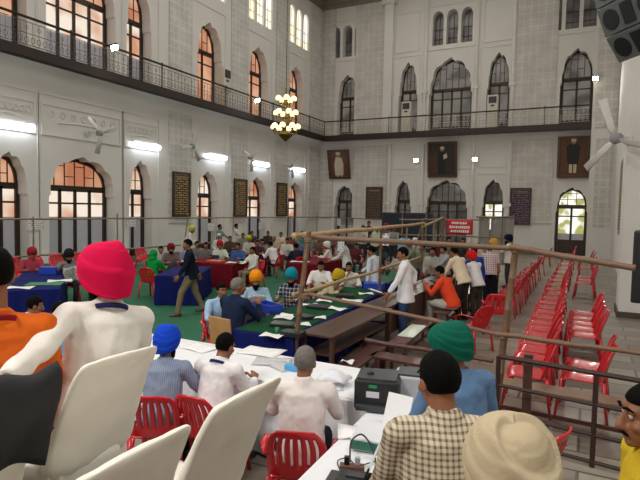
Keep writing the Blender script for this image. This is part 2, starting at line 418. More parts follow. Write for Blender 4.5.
for uc, hw in ((11.2, .95), (17.1, .95), (21.66, 1.25), (26.2, 1.3), (30.7, 1.25), (14.16, 1.8)):
    for (za, zb) in ((4.95, 6.1),):
        pl = placer('left'); q = panel('left', uc-hw, uc+hw, za, zb); trim(q)
    q = panel('left', uc-hw-.12, uc+hw+.12, .02, 6.45, .06, .04); trim(q)
    q = panel('left', uc-hw-.1, uc+hw+.1, 7.66, 12.6, .06, .04); trim(q)
# plaster scrollwork inside the panels of the near bays
for uc, hw in ((11.2, .8), (14.16, 1.6), (17.1, .8)):
    t = MB()
    for k in range(7):
        a = uc - hw + 2*hw*(k+.5)/7
        t.tube([V((XL+.02, a+.1*math.cos(s*.7), 5.75+.12*math.sin(s*.7))) for s in range(10)], .022, 6)
    t.tube([V((XL+.02, uc-hw*.7+hw*1.4*s/12, 5.45+.08*math.sin(PI*s/12))) for s in range(13)], .025, 6)
    trim(t)
for uc, hw in ((-11.25, .85), (-5.42, .95)):
    trim(panel('back', uc-hw, uc+hw, 5.3, 6.6)); trim(panel('back', uc-hw, uc+hw, 13.0, 15.6))
    trim(panel('back', uc-hw-.1, uc+hw+.1, .02, 4.95, .06, .04)); trim(panel('back', uc-hw-.1, uc+hw+.1, 7.66, 12.75, .06, .04))
trim(panel('back', -10.0, -6.65, 5.25, 6.75)); trim(panel('back', -10.0, -6.65, 12.9, 15.7))
for uc in (-15.55, -1.0):
    trim(panel('back', uc-1.1, uc+1.1, .02, 6.9, .06, .04)); trim(panel('back', uc-1.2, uc+1.2, 12.9, 15.7))
# half-round shafts between the windows of the back wall
for x in (-9.95, -6.7, -12.25, -4.5):
    for z0, z1 in ((0, 6.9), (7.66, 16.6)):
        t = MB(); t.tube([(x, YB-.05, z0), (x, YB-.05, z1)], .13, 12); t.box((x, YB-.06, 10.3 if z0 else 3.0), (.36, .3, .2)); trim(t, smooth=False)
t = MB(); t.bbox((-12.75, YB-.35, 7.66), (-12.15, YB+.02, 16.2)); t.bbox((-12.9, YB-.5, 16.2), (-12.0, YB, 16.7)); trim(t)
# base course
for nm, lo, hi in (('baseboard_left', (XL, -4, 0), (XL+.05, YB, .3)), ('baseboard_back', (XL, YB-.05, 0), (-1.95, YB, .3))):
    t = MB(); t.bbox(lo, hi); struct(t.build(nm, mat('grey_skirting', '6d665c', .6)))
# ---- cornice
corn = mat('cornice_plaster', '8d857a', .85, var=.03)
t = MB()
for k, (z, o) in enumerate(((16.62, .12), (16.85, .25), (17.15, .42))):
    t.bbox((XL-.02, -4, z), (XL+o, YB, z+.4)); t.bbox((XL, YB-o, z), (4, YB+.02, z+.4))
trim(t, corn)
# ---- balcony running round two sides
BX, BY = -16.75, 33.25
t = MB()
t.bbox((XL, -4, 7.32), (BX-.12, YB, 7.64)); t.bbox((XL, BY+.12, 7.32), (-.15, YB, 7.64))
cv = [(0, 7.33), (.70, 7.33)] + [(.70*(1-math.sin(a*PI/16)), 7.33-.42*(1-math.cos(a*PI/16))) for a in range(1, 9)]   # coved underside
t.prism(cv, lambda u, v, d: V((XL+u, d, v)), -4, YB); t.prism(cv, lambda u, v, d: V((d, YB-u, v)), XL, -.15)
struct(t.build('balcony', wall_m))
t = MB(); t.bbox((BX-.12, -4, 7.3), (BX+.02, BY+.02, 7.64)); t.bbox((BX-.12, BY-.02, 7.3), (-.15, BY+.12, 7.64)); t.bbox((BX-.1, -4, 7.24), (BX-.02, BY, 7.31)); t.bbox((BX, BY+.02, 7.24), (-.15, BY+.1, 7.31))
trim(t, brown_m)
iron = mat('railing_iron', '3b3836', .5, .4)
def railing(name, a, b, label, iron_l, np_):
    a, b = V(a), V(b); L = (b-a).length; d = (b-a)/L
    root = thing(name, label, 'railing', a); root.rotation_euler = (0, 0, math.atan2(d.y, d.x))
    t = MB(); t.tube([(0, 0, .97), (L, 0, .97)], (.045, .03)[0], 6); t.build('handrail', brown_m, root)
    n = round(L/2.3)
    for k in range(0, n+1, 2):
        t = MB(); x = L*k/n; t.box((x, 0, .48), (.04, .04, .96)); t.ell((x, 0, 1.0), (.05, .05, .06), n=8, m=6); t.build('post', iron, root)
    for k in range(n):
        x0, x1 = L*k/n+.03, L*(k+1)/n-.03; t = MB()
        t.box(((x0+x1)/2, 0, .08), (x1-x0, .02, .025)); t.box(((x0+x1)/2, 0, .82), (x1-x0, .02, .02)); t.box(((x0+x1)/2, 0, .45), (x1-x0, .015, .02))
        m = 10
        for j in range(m):
            xc = x0+(x1-x0)*(j+.5)/m; t.box((xc, 0, .45), (.012, .012, .74))
            t.tube([V((xc+.07*math.cos(s*PI/4), 0, .25+.1*math.sin(s*PI/4))) for s in range(9)], .011, 4, cap=False)
            if j % 2 == 0: t.tube([V((xc+.06*math.cos(s*PI/3), 0, .64+.06*math.sin(s*PI/3))) for s in range(7)], .009, 4, cap=False)
        t.build('ornamental_panel', iron_l, root)
    return root
railing('balcony_railing', (BX-.05, 8.5, 7.64), (BX-.05, BY+.05, 7.64), 'long black iron balcony railing with scrolled panels along the left wall', mat('railing_grey_iron', '66635f', .55, .3), 2)
railing('balcony_railing', (BX-.05, BY+.05, 7.64), (-.2, BY+.05, 7.64), 'black iron balcony railing with scrolled panels across the far wall', mat('railing_pale_iron', 'b3afa6', .55), 2)

# ---- right-hand side: end pier, arcade wall, near pier
t = MB(); t.bbox((-.12, BY-.05, 0), (XR+.3, YB, CEIL)); trim(t, wall_m)
t = MB(); t.bbox((.15, BY-.1, 1.8), (1.0, BY-.04, 6.7)); t.bbox((-.0, BY-.1, 7.3), (1.12, BY-.04, 16.6)); trim(t, latB)
t = MB(); t.bbox((XR, 15.9, 0), (XR+.6, YB, CEIL)); struct(t.build('wall_right', wall_m))
t = MB(); t.bbox((.72, 14.6, 0), (4.5, 15.9, CEIL)); trim(t, wall_m)
t = MB(); t.bbox((.68, 14.56, 0), (4.5, 15.94, .14)); struct(t.build('baseboard_right', mat('dark_stone', '4a4038', .6)))
t = MB(); t.bbox((4.0, -6, 0), (4.3, 14.6, CEIL)); trim(t, wall_m)
t = MB(); t.bbox((XL, -6.3, 0), (4.3, -6, CEIL)); struct(t.build('wall_front', wall_m))
# ---- floor, carpet, ceiling with an unseen opening added to let sky light in
floor_m = brick_mat('stone_flags', ('X', 'Y'), 'a0978a', '786f63', '5c554b', 1.5, .46, .018, off=.5, rough=.36, bump=.15)
t = MB(); t.bbox((XL-.1, -6.3, -.2), (4.3, YB+.1, 0)); struct(t.build('floor', floor_m))
t = MB(); t.bbox((-16.9, 4.9, 0), (-4.05, 21.5, .012)); tag(t.build('green_carpet', mat('green_carpet', '1f6144', .95, var=.08, vscale=2, bump=.2, bscale=120)), 'flat green carpet spread under the counting tables on the left', 'carpet')
SK = (-13.8, -3.2, 3.0, 31.0)
t = MB()
for lo, hi in (((XL, -6.3), (4.3, SK[2])), ((XL, SK[3]), (4.3, YB)), ((XL, SK[2]), (SK[0], SK[3])), ((SK[1], SK[2]), (4.3, SK[3]))):
    t.bbox((lo[0], lo[1], CEIL), (hi[0], hi[1], CEIL+.3))
for k in range(9): t.box(((SK[0]+SK[1])/2, SK[2]+(SK[3]-SK[2])*k/8, CEIL+.15), (SK[1]-SK[0], .25, .3))
struct(t.build('ceiling', corn))
# ---- dais under the camera
t = MB(); t.bbox((-7, -5.5, 0), (-.9, 2.0, .85)); t.bbox((-.91, -5.5, 0), (.6, .75, .85))
struct(t.build('dais', mat('dais_red_cloth', '5a2a26', .9)))
# ================================================================ FURNITURE AND FITTINGS
red_m = mat('red_plastic', 'c41d28', .27, var=.03, vscale=3, coat=.2)
# ---- moulded plastic armchair, faces local +Y
def make_chair(arms=True):
    root = thing('plastic_chair', 'x', 'chair')
    t = MB()
    def seat(u, v):
        x = (u-.5)*2; w = .215+.02*v
        return (x*w, -.2+.42*v, .435 - .018*math.cos(x*1.4)*math.sin(PI*v) - (.05*max(0, v-.85)/.15)**1 + .012*v)
    t.sheet(10, 9, seat); t.build('seat', red_m, root, smooth=True, solid=.014)
    t = MB()
    def back(u, v):
        x = (u-.5)*2; w = (.225 + .015*v)*(1 - .42*max(0, (v-.55)/.45)**2.2)
        return V((x*w, -.2-.11*v-.02*v*v+.06*x*x*(1-.4*v), .42+.43*v*(1-.03*x*x)))
    nu, nv = 22, 14
    vs = [back(i/nu, j/nv) for j in range(nv+1) for i in range(nu+1)]
    fs = []
    for j in range(nv):
        for i in range(nu):
            slot = (4 <= j <= 11) and (i in (3, 6, 9, 12, 15, 18))       # long upright slots
            if not slot: fs.append((j*(nu+1)+i, j*(nu+1)+i+1, (j+1)*(nu+1)+i+1, (j+1)*(nu+1)+i))
    t._add(vs, fs); t.build('backrest', red_m, root, smooth=True, solid=.014)
    for sx in ((-1, 1) if arms else ()):
        t = MB(); t.tube([(sx*.225, -.235, .63), (sx*.27, -.12, .655), (sx*.28, .05, .65), (sx*.265, .17, .60), (sx*.235, .2, .45)], [(.012, .03)]*5, 8, side=(0, 0, 1)); t.build('armrest', red_m, root, smooth=True)
    for sx in (-1, 1):
        for sy in (-1, 1):
            t = MB(); t.tube([(sx*.2, sy*.19-(.02 if sy < 0 else -.02), .44), (sx*.225, sy*.235, .22), (sx*.24, sy*.265, 0)], [(.035, .022), (.028, .018), (.022, .015)], 8, side=(1, 0, 0)); t.build('leg', red_m, root, smooth=True)
    return root
chair0s = {True: make_chair(True), False: make_chair(False)}; chair_used = set()
def place_chair(x, y, deg, label, group=None, z=0, arms=True):
    chair0 = chair0s[arms]
    if arms not in chair_used:
        chair_used.add(arms); chair0.scale = (1.07 if not arms else 1,)*3; chair0.location = (x, y, z); chair0.rotation_euler = (0, 0, math.radians(deg)); tag(chair0, label, None, group); return chair0
    return dup(chair0, (x, y, z), math.radians(deg), label, group)
def col(name, X, ys, text, dx=0):
    for i, y in enumerate(ys):
        j = random.uniform(-1, 1)
        place_chair(X + .03*j + dx*i, y, 90+5*random.uniform(-1, 1), 'red plastic chair facing left, %s from the front in the %s column of empty chairs' % (ORD[i], text), 'empty red chairs in the right-hand block', arms=False)
col('r', .03, [7.2, 7.75, 9.7, 10.2, 10.7, 11.25, 11.9, 17.2, 18.0, 18.9, 22.2, 25.2, 26.6], 'rightmost', -.008)
col('m', -.60, [7.0, 7.75, 8.3, 8.8, 9.3, 9.85, 10.4, 11.0, 11.6, 12.2, 12.9, 13.6, 14.4, 15.3, 16.3, 17.4, 18.6, 20.0, 21.6, 23.6, 26.0, 29.6], 'middle', -.012)
col('l', -1.72, [13.2, 14.0, 14.9, 15.8, 16.8, 17.9, 19.2, 20.8, 23.0, 27.0], 'left', -.01)
place_chair(-1.62, 11.2, 10, 'red plastic chair turned with its slotted back to the front, beside the near bamboo post')
place_chair(-1.78, 9.6, 60, 'red plastic chair with open looped arms standing alone left of the near bamboo post')
place_chair(-.38, 4.35, 75, 'red plastic chair whose back corner shows beside the beige turban')
for i, y in enumerate((7.6, 8.25, 8.9, 9.55, 10.2, 10.9, 11.7, 12.5, 13.4, 14.4)):
    place_chair(-14.6, y, -90+6*random.uniform(-1, 1), 'empty red plastic chair by the left wall fence, %s from the left' % ORD[i], 'red chairs along the left wall fence', arms=False)
for i, (x, y) in enumerate(((-13.9, 19.5), (-13.7, 20.6), (-13.5, 21.8), (-13.3, 23.2), (-13.0, 24.8))):
    place_chair(x, y, -90, 'red plastic chair behind the far red tables, %s from the left' % ORD[i], 'red chairs behind the far tables')

# ---- banquet chairs in loose white covers on the dais (face local +Y)
cover_m = mat('white_chair_cover', 'e6e2d6', .75, var=.03, vscale=5, sheen=.2)
skirt_m = mat('white_chair_skirt', 'dcdad2', .7, var=.05, vscale=5)
def cover_chair(x, y, deg, label, rec=.17):
    root = thing('banquet_chair', label, 'chair', (x, y, .85), math.radians(deg), 'white covered chairs on the dais')
    t = MB()
    def sect(z, w, th, yc):
        n = 20; R = []
        for k in range(n):
            a = 2*PI*k/n; cx, cy = math.cos(a), math.sin(a)
            R.append(V((w*math.copysign(abs(cx)**.3, cx), yc+th*math.copysign(abs(cy)**.7, cy), z)))
        return R
    prof = [(.40, .235, .06, -.19), (.5, .232, .045, -.225), (.62, .229, .036, -.275), (.75, .226, .03, -.335), (.86, .222, .026, -.39), (.92, .218, .024, -.42), (.95, .205, .02, -.435), (.962, .17, .012, -.44)]
    rings = []
    for z, w, th, yc in prof:
        r = sect(z, w, th, yc)
        for k, p in enumerate(r):
            nz = noise.noise(V((p.x*6+p.z*5, p.z*4+x*9, y)))*.022*(1 if z < .9 else .4); p.y += nz; p.z += .012*noise.noise(V((p.x*5, y*3, 2)))
        rings.append(r)
    n = 20; vs = [v for r in rings for v in r]; fs = [(i*n+j, i*n+(j+1) % n, (i+1)*n+(j+1) % n, (i+1)*n+j) for i in range(len(rings)-1) for j in range(n)]
    fs += [tuple(range((len(rings)-1)*n, len(rings)*n)), tuple(reversed(range(n)))]
    t._add(vs, fs); t.build('back_cover', cover_m, root, smooth=True, subd=2, disp=(.16, .022))
    t = MB(); t.box((0, .03, .44), (.44, .46, .1)); t.build('seat_cover', cover_m, root, smooth=True, bevel=.03)
    t = MB(); N = 96; vs = []
    for j, z in enumerate((.47, .43, .3, .15, .012)):
        for k in range(N):
            a = 2*PI*k/N; cx, cy = math.cos(a), math.sin(a); f = j/4
            rr = 1 + .02*f + (.02+.05*f)*math.sin(k*PI/4+1.1*math.sin(k*.3))
            vs.append(V((.235*math.copysign(abs(cx)**.4, cx)*rr, .0+.255*math.copysign(abs(cy)**.4, cy)*rr-.0, z)))
    t._add(vs, [(j*N+k, j*N+(k+1) % N, (j+1)*N+(k+1) % N, (j+1)*N+k) for j in range(4) for k in range(N)] + [tuple(range(N))]); t.build('pleated_skirt', skirt_m, root, smooth=True)
    for sx in (-1, 1):
        for sy in (-1, 1):
            t = MB(); t.tube([(sx*.18, sy*.18, .42), (sx*.19, sy*.2, 0)], .014, 8); t.build('leg', mat('chair_steel', '8a8a8a', .3, .9), root)
    return root
cover_chair(-2.22, 1.63, 90, 'white covered banquet chair behind the person in the pink turban')
cover_chair(-2.22, 1.06, 90, 'white covered banquet chair with a black coat over its back at the left edge')
cover_chair(-1.48, 1.53, 90, 'white covered banquet chair with its tall wing-like back in the centre foreground')
cover_chair(-1.48, 1.01, 90, 'white covered banquet chair lowest in the foreground, cut by the bottom edge')
# black coat hung over a chair back
t = MB()
def coat(u, v):
    x = 1.06 + (u-.5)*.5; s = v*2-1
    z = .85+.985 - (.27 if s > 0 else .4)*abs(s)**1.1 - (.12*(u if s > 0 else .3))*abs(s) + .012*math.sin(u*14+s*3)
    return V((-1.785 + .08*math.copysign(min(1, abs(s)*3)**.6, s) - (.17 if s > 0 else .30)*abs(s) + .012*math.sin(u*11+v*9), x, z))
t.sheet(26, 28, coat); tag(t.build('black_coat', mat('black_cloth', '15161a', .7, var=.15), None, smooth=True, solid=.022), 'black coat draped over the white chair back at the left edge', 'coat')

# ---- timber: long desks and benches
desk_m = wood_mat('dark_varnished_desk', '3a261e', '5e4234', .38, 'Y', 2)
desk_r = wood_mat('reddish_bench', '40211d', '5e3530', .35, 'Y', 2)
plank_m = wood_mat('pale_plank', '6b4f3f', '8a6a55', .45, 'X', 2)
def desk(x0, x1, y0, y1, label):
    cx, cy = (x0+x1)/2, (y0+y1)/2; w, L = x1-x0, y1-y0
    root = thing('school_desk', label, 'desk', (cx, cy, 0), 0, 'long wooden desks along the counting area')
    t = MB(); t.box((0, 0, .765), (w, L, .035)); t.build('desk_top', desk_m, root, bevel=.008)
    if y0 > 8: t = MB(); t.box((w/2-.05, 0, .5), (.02, L-.1, .48)); t.build('front_panel', desk_m, root)
    t = MB(); t.box((0, 0, .5), (w-.12, L-.12, .02)); t.build('shelf', desk_m, root)
    for sy in (-1, 1):
        for sx in (-1, 1):
            t = MB(); t.box((sx*(w/2-.04), sy*(L/2-.08), .375), (.05, .07, .75)); t.build('leg', desk_m, root)
    return root
for i, (a, b) in enumerate(((6.2, 8.6), (8.64, 11.1), (11.14, 13.6))):
    desk(-3.46-.09*i, -2.95-.1*i, a, b, 'long dark wooden desk, %s in the line running back from the near bamboo post' % ORD[i])
def bench(name, c, L, w, h, rz, m, label, back=False):
    root = thing(name, label, 'bench', (c[0], c[1], 0), math.radians(rz))
    t = MB(); t.box((0, 0, h-.02), (w, L, .035)); t.build('seat_plank', m, root, bevel=.006)
    for s in (-1, 1):
        for sx in (-1, 1):
            t = MB(); t.box((sx*(w/2-.03), s*(L/2-.12), (h-.035)/2), (.045, .05, h-.035)); t.build('leg', desk_r, root)
    t = MB(); t.box((0, 0, .16), (.04, L-.2, .04)); t.build('stretcher', desk_r, root)
    return root
bench('bench', (-2.72, 6.68), 1.3, .28, .45, 2, desk_r, 'short reddish wooden bench with a paper scrap beyond the black printer')
bench('bench', (-2.1, 6.85), 1.1, .3, .45, 84, desk_r, 'reddish wooden bench lying crosswise behind the checked shirt person')
bench('bench', (-2.58, 8.75), 2.2, .28, .45, 2, desk_r, 'long reddish bench carrying the pale paper board')
bench('bench', (-2.62, 11.6), 2.4, .3, .45, 2, desk_r, 'wooden bench under the person in the orange red shirt')
bench('bench', (-2.75, 14.4), 2.4, .3, .45, 2, desk_r, 'wooden bench farther back beside the standing crowd')
bench('bench', (-.15, 6.42), 2.6, .3, .48, 86, plank_m, 'pale plank bench behind the iron railing on the right')
t = MB(); t.box((0, 0, 0), (.26, .95, .012)); o = t.build('paper_board', mat('pale_green_board', 'cfd8c8', .4, var=.1)); o.location = (-2.56, 8.5, .462); o.rotation_euler = (0, 0, .06)
tag(o, 'pale green and white paper board lying on the reddish bench', 'board')
t = MB(); t.sheet(4, 4, lambda u, v: (.16*(u-.5), .12*(v-.5), .02*math.sin(5*u+4*v)+.02)); o = t.build('paper_scrap', mat('paper_white', 'e9e9ea', .7, var=.02), smooth=True); o.location = (-2.74, 6.25, .455)
tag(o, 'crumpled white paper scrap on the short reddish bench', 'paper')

# ---- bamboo fence, near
bam_y = wood_mat('yellow_bamboo', '9a7f52', 'bda274', .5, 'X', 4)
bam_b = wood_mat('brown_bamboo', '5c4434', '84664d', .5, 'X', 4)
bam_g = wood_mat('grey_bamboo', '6f6250', '93836b', .55, 'X', 4)
rope_m = mat('jute_rope', '7d6a4a', .9, bump=.4, bscale=90)
def pole(mb, a, b, r0=.03, r1=None, bend=.012):
    a, b = V(a), V(b); L = (b-a).length; n = max(6, int(L/.35)); r1 = r1 or r0*.85; pts = []; rad = []
    seed = a.x*3+b.y
    for i in range(n+1):
        f = i/n; p = a.lerp(b, f) + V((noise.noise(V((f*3, seed, 0))), noise.noise(V((f*3, seed, 5))), noise.noise(V((f*3, seed, 9)))))*bend*(1 if 0 < i < n else 0)
        r = r0+(r1-r0)*f
        for q, k in ((-.012, 1.0), (0, 1.16), (.012, 1.0)):
            pts.append(p + (b-a)/L*q); rad.append(r*k)
    mb.tube(pts, rad, 8)
def lash(mb, p, r=.05):
    for k in range(3): mb.ell(V(p)+V((0, 0, (k-1)*.02)), (r, r, .016), n=10, m=6)
fence = thing('bamboo_fence', 'near bamboo pole fence crossing in front of the red chairs and desks', 'fence', (-3.5, 6.05, 0))
fo = V((-3.5, 6.05, 0))
A = V((-3.5, 6.05, 0)); B = V((-.86, 6.02, 0)); Cc = V((1.0, 5.8, 0))
def fpole(name, a, b, m, r=.032, r1=None):
    t = MB(Matrix.Translation(-fo)); pole(t, a, b, r, r1); return t.build(name, m, fence, smooth=True)
def yz(px, py, Y): return on_y(px, py, Y)
fpole('post', A, yz(309, 232, 6.05), bam_b, .038)
fpole('post', B, yz(516, 246, 6.02), bam_b, .04)
fpole('rail', yz(303, 236.5, 6.15), yz(520, 249, 6.0), bam_b, .034, .028)
fpole('rail', yz(511, 247, 5.96), yz(634, 268, 5.8), bam_b, .032, .03)
fpole('rail', yz(300, 292, 6.1), yz(505, 336, 5.97), bam_b, .026)
fpole('rail', yz(496, 334, 5.97), yz(652, 355, 5.75), bam_b, .028)
fpole('rail', yz(366, 340, 6.0), yz(492, 361, 5.97), desk_r, .028)
for p in (yz(308, 240, 6.05), yz(305, 296, 6.05), yz(516, 250, 5.99), yz(503, 336, 5.99)):
    t = MB(Matrix.Translation(-fo)); lash(t, p, .055); t.build('rope_lashing', rope_m, fence, smooth=True)
# fence running back along the desks
fence2 = thing('bamboo_fence', 'yellow bamboo pole fence running back above the line of desks', 'fence', (-3.6, 6.2, 0)); fo2 = V((-3.6, 6.2, 0))
def f2pole(name, a, b, m, r=.032, r1=None):
    t = MB(Matrix.Translation(-fo2)); pole(t, a, b, r, r1); return t.build(name, m, fence2, smooth=True)
P1 = V((-4.02, 14.0, 0)); P2 = V((-4.6, 18.5, 0)); Pm = V((-3.8, 10.2, 0))
f2pole('post', Pm, Pm+V((0, 0, 2.1)), bam_b, .03); f2pole('post', P1, P1+V((0, 0, 2.25)), bam_b, .034); f2pole('post', P2, P2+V((0, 0, 2.3)), bam_b, .034)
f2pole('post', (-3.92, 12.1, 0), (-3.9, 12.25, 2.12), bam_g, .024); f2pole('post', (-4.3, 16.2, 0), (-4.3, 16.2, 2.2), bam_g, .028); f2pole('brace', (-4.75, 14.6, 0), (-4.1, 14.1, 2.0), bam_g, .022)
f2pole('rail', (-3.5, 6.1, 2.1), (-3.82, 10.3, 2.1), bam_y, .04, .036); f2pole('rail', (-3.8, 10.1, 2.1), (-4.02, 14.1, 2.14), bam_y, .038, .034)
f2pole('rail', (-4.0, 13.9, 2.05), (-4.62, 18.7, 2.28), bam_y, .034)
f2pole('rail', (-3.52, 6.15, 1.3), (-3.84, 10.3, 1.22), bam_y, .032); f2pole('rail', (-3.82, 10.2, 1.25), (-4.1, 14.1, 1.2), bam_y, .03)
for p in (Pm+V((0, 0, 2.08)), P1+V((0, 0, 2.1)), P2+V((0, 0, 2.25)), Pm+V((0, 0, 1.24))):
    t = MB(Matrix.Translation(-fo2)); lash(t, p, .06); t.build('rope_lashing', rope_m, fence2, smooth=True)
# far cross fence behind the crowd
fence3 = thing('bamboo_fence', 'far bamboo fence in front of the arched windows carrying the red banner', 'fence', (-6.5, 21, 0)); fo3 = V((-6.5, 21, 0))
def f3pole(name, a, b, r=.032):
    t = MB(Matrix.Translation(-fo3)); pole(t, a, b, r, None); return t.build(name, bam_g, fence3, smooth=True)
for x in (-6.9, -5.9, -4.9, -3.75, -2.75): f3pole('post', (x, 21, 0), (x, 21, 2.35), .035)
f3pole('rail', (-7.0, 20.95, 2.12), (-3.6, 20.95, 2.2)); f3pole('rail', (-3.9, 20.94, 2.3), (-2.5, 20.94, 2.33)); f3pole('rail', (-7.0, 20.95, 1.5), (-2.6, 20.95, 1.55)); f3pole('rail', (-7.0, 20.95, 1.0), (-2.6, 20.95, 1.0))
# left fence in front of the left wall
fence4 = thing('bamboo_fence', 'long bamboo pole fence in front of the left wall windows', 'fence', (-15.5, 9, 0)); fo4 = V((-15.5, 9, 0))
def f4pole(name, a, b, r=.03, m=None):
    t = MB(Matrix.Translation(-fo4)); pole(t, a, b, r, None); return t.build(name, m or bam_g, fence4, smooth=True)
f4pole('post', (-15.5, 10.6, 0), (-15.5, 10.6, 2.05))
for y, lean in ((13.9, 0), (17.4, .35), (21.0, 0), (26.5, 0), (29.9, 0)): f4pole('post', (-15.5, y, 0), (-15.5, y+lean, 2.15))
for a, b in ((6.5, 14.2), (13.8, 21.4), (20.9, 27.0), (26.3, 32.8)):
    f4pole('rail', (-15.46, a, 1.99), (-15.46, b, 1.99), .032); f4pole('rail', (-15.46, a, .84), (-15.46, b, .84), .034)
# far-side cross fence (against the back wall side)
t = MB(); pole(t, (-15.5, 32.6, 1.95), (-10.5, 32.6, 1.9), .03)
o = t.build('bamboo_rail', bam_g, None, smooth=True); tag(o, 'thin bamboo rail strung across the far left corner below the notice board', 'rail')
for x in (-15.4, -10.6):
    t = MB(); pole(t, (x, 32.55, 0), (x, 32.55, 2.0), .03); t.build('post', bam_g, o, smooth=True)

# ---- iron railing on the right
rail_m = mat('rusty_iron', '3a2722', .6, .3, var=.15)
rl = thing('iron_railing', 'low dark iron railing in front of the pale plank bench', 'railing', (-.9, 5.75, 0)); ro = V((-.9, 5.75, 0))
def rbar(name, a, b, r=.02):
    t = MB(Matrix.Translation(-ro)); t.tube([a, b], r, 6); return t.build(name, rail_m, rl)
X0, X1 = V((-.8, 5.82, 0)), V((1.05, 5.55, 0))
for z in (.93, .62, .32, .05): rbar('rail', X0+V((0, 0, z)), X1+V((0, 0, z)), .02 if z < .9 else .026)
for f in (0, .5, 1): p = X0.lerp(X1, f); rbar('upright', p, p+V((0, 0, .93)), .024)
t = MB(); t.box((0, 0, .47), (.09, .06, .94)); o = t.build('wooden_stake', desk_m); o.location = (-.52, 6.02, 0); tag(o, 'dark square wooden stake standing behind the iron railing', 'post')

# ---- tables
blue_c = mat('royal_blue_cloth', '121b5c', .9, var=.12, vscale=8, spec=.15); red_c = mat('maroon_cloth', '6a0f1c', .9, var=.12, vscale=8, spec=.15); white_c = mat('white_table_cloth', 'e3e4e8', .75, var=.03)
green_f = mat('green_baize', '0f4527', .95, var=.1, spec=.15)
def table(name, label, c, L, w, rz, cloth, top, cloth_label, cloth_name, h=.75, group=None, cut=0):
    root = thing('folding_table', label, 'table', (c[0], c[1], 0), math.radians(rz), group)
    t = MB(); t.box((0, 0, h-.02), (L, w, .03)); t.build('table_top', plank_m, root)
    for sx in (-1, 1):
        for sy in (-1, 1):
            t = MB(); t.box((sx*(L/2-.08), sy*(w/2-.08), (h-.035)/2), (.04, .04, h-.035)); t.build('leg', rail_m, root)
    N = 2*int((L+w)*14); t = MB(); P = 2*(L+w); vs = []
    def edge(s, ex):
        l, ww = L/2+ex, w/2+ex; q = s*2*(l*2+ww*2)/1
        q = s*(4*l+4*ww)
        if q < 2*l: return V((-l+q, -ww, 0))
        q -= 2*l
        if q < 2*ww: return V((l, -ww+q, 0))
        q -= 2*ww
        if q < 2*l: return V((l-q, ww, 0))
        q -= 2*l
        return V((-l, ww-q, 0))
    zs = [h+.004, h-.02, h*.5, .03]
    for j, z in enumerate(zs):
        for k in range(N):
            e = .012+.012*j + (.028*j/3)*math.sin(k*PI/2.6+1.3*math.sin(k*.23))
            p = edge(k/N, e); vs.append(V((p.x, p.y, z)))
    fs = [(j*N+k, j*N+(k+1) % N, (j+1)*N+(k+1) % N, (j+1)*N+k) for j in range(3) for k in range(N)] + [tuple(range(N))]
    t._add(vs, fs); o = t.build('tablecloth', cloth, None, smooth=False); o.location = root.location; o.rotation_euler = root.rotation_euler
    tag(o, cloth_label, 'tablecloth')
    if top:
        t = MB(); t.box((0, 0, h+.011), (L-.06, w-.1, .008)); o = t.build('table_felt', top, None); o.location = root.location; o.rotation_euler = root.rotation_euler
        tag(o, cloth_name, 'table cover')
    return root
table('t', 'folding table on the left under blue cloth, near the newspaper reader', (-11.08, 7.72), 3.3, .92, 141, blue_c, None, 'royal blue cloth over the table near the newspaper reader', '')
table('t', 'folding table under blue cloth between the green hood and the dark jacketed walker', (-9.6, 10.9), 2.2, 1.0, 120, blue_c, None, 'royal blue cloth over the table beside the person in the green hood', '')
table('t', 'long folding table under maroon cloth behind the dark jacketed walker', (-10.55, 13.4), 1.95, 1.1, 2, red_c, None, 'maroon cloth over the long table behind the dark jacketed walker', '')
table('t', 'folding table under maroon cloth farther back before the far left windows', (-8.05, 15.6), 2.2, 1.0, 94, red_c, None, 'maroon cloth over the table farther back before the far left windows', '')
table('t', 'long counting table in the middle under blue cloth and green felt', (-4.12, 8.3), 4.7, .95, 95, blue_c, green_f, 'royal blue cloth hanging round the middle counting table', 'green felt sheet on the middle counting table')
table('t', 'second counting table in the middle, behind the one with green felt', (-4.65, 12.4), 1.5, .9, 97, blue_c, mat('dull_green_felt', '2d5a44', .9), 'royal blue cloth hanging round the table behind the standing white shirt', 'dull green felt sheet on the table behind the standing white shirt')
table('t', 'long front table under white cloth where clerks sit with their backs to the dais', (-3.4, 4.75), 4.8, .85, 0, white_c, None, 'white cloth over the long front table, strewn with papers', '')
table('t', 'front table under white cloth holding the black printer and cables', (-1.18, 3.47), 1.62, .78, 92, white_c, None, 'white cloth under the black printer and cables', '')

# ---- things on the tables
paper_m = mat('paper_white', 'e9e9ea', .7, var=.02); print_m = ink_mat('printed_paper', ('X', 'Y'), 'e4e4e6', '55565c', .014, .06, density=.45)
def sheet_paper(px, py, z, w, h, rz, label, m=None, curl=.01, n=1, group=None):
    p = on_z(px, py, z); t = MB(); th = .003*n
    def f(u, v): return V(((u-.5)*w, (v-.5)*h, curl*math.sin(3*u+2*v)**2))
    t.sheet(6, 6, f); o = t.build('paper_sheet', m or paper_m, None, smooth=True, solid=.0025*n); o.location = (p.x, p.y, z+.0025*n); o.rotation_euler = (0, 0, math.radians(rz))
    tag(o, label, 'paper', group); return o
sheet_paper(273, 362, .757, .42, .3, 20, 'printed sheet lying left of the grey haired clerk', print_m)
sheet_paper(283, 367, .757, .3, .22, -25, 'printed sheet touching the elbow of the grey haired clerk', print_m)
sheet_paper(262, 352, .757, .5, .35, 5, 'large plain sheet behind the printed sheets on the long white table', None)
sheet_paper(200, 348, .757, .42, .3, -10, 'plain sheet before the clerk in the blue turban', None)
sheet_paper(327, 387, .757, .3, .21, 30, 'plain sheet right of the grey haired clerk', None)
sheet_paper(360, 433, .757, .34, .25, 25, 'white sheet in front of the black printer', None, .03)
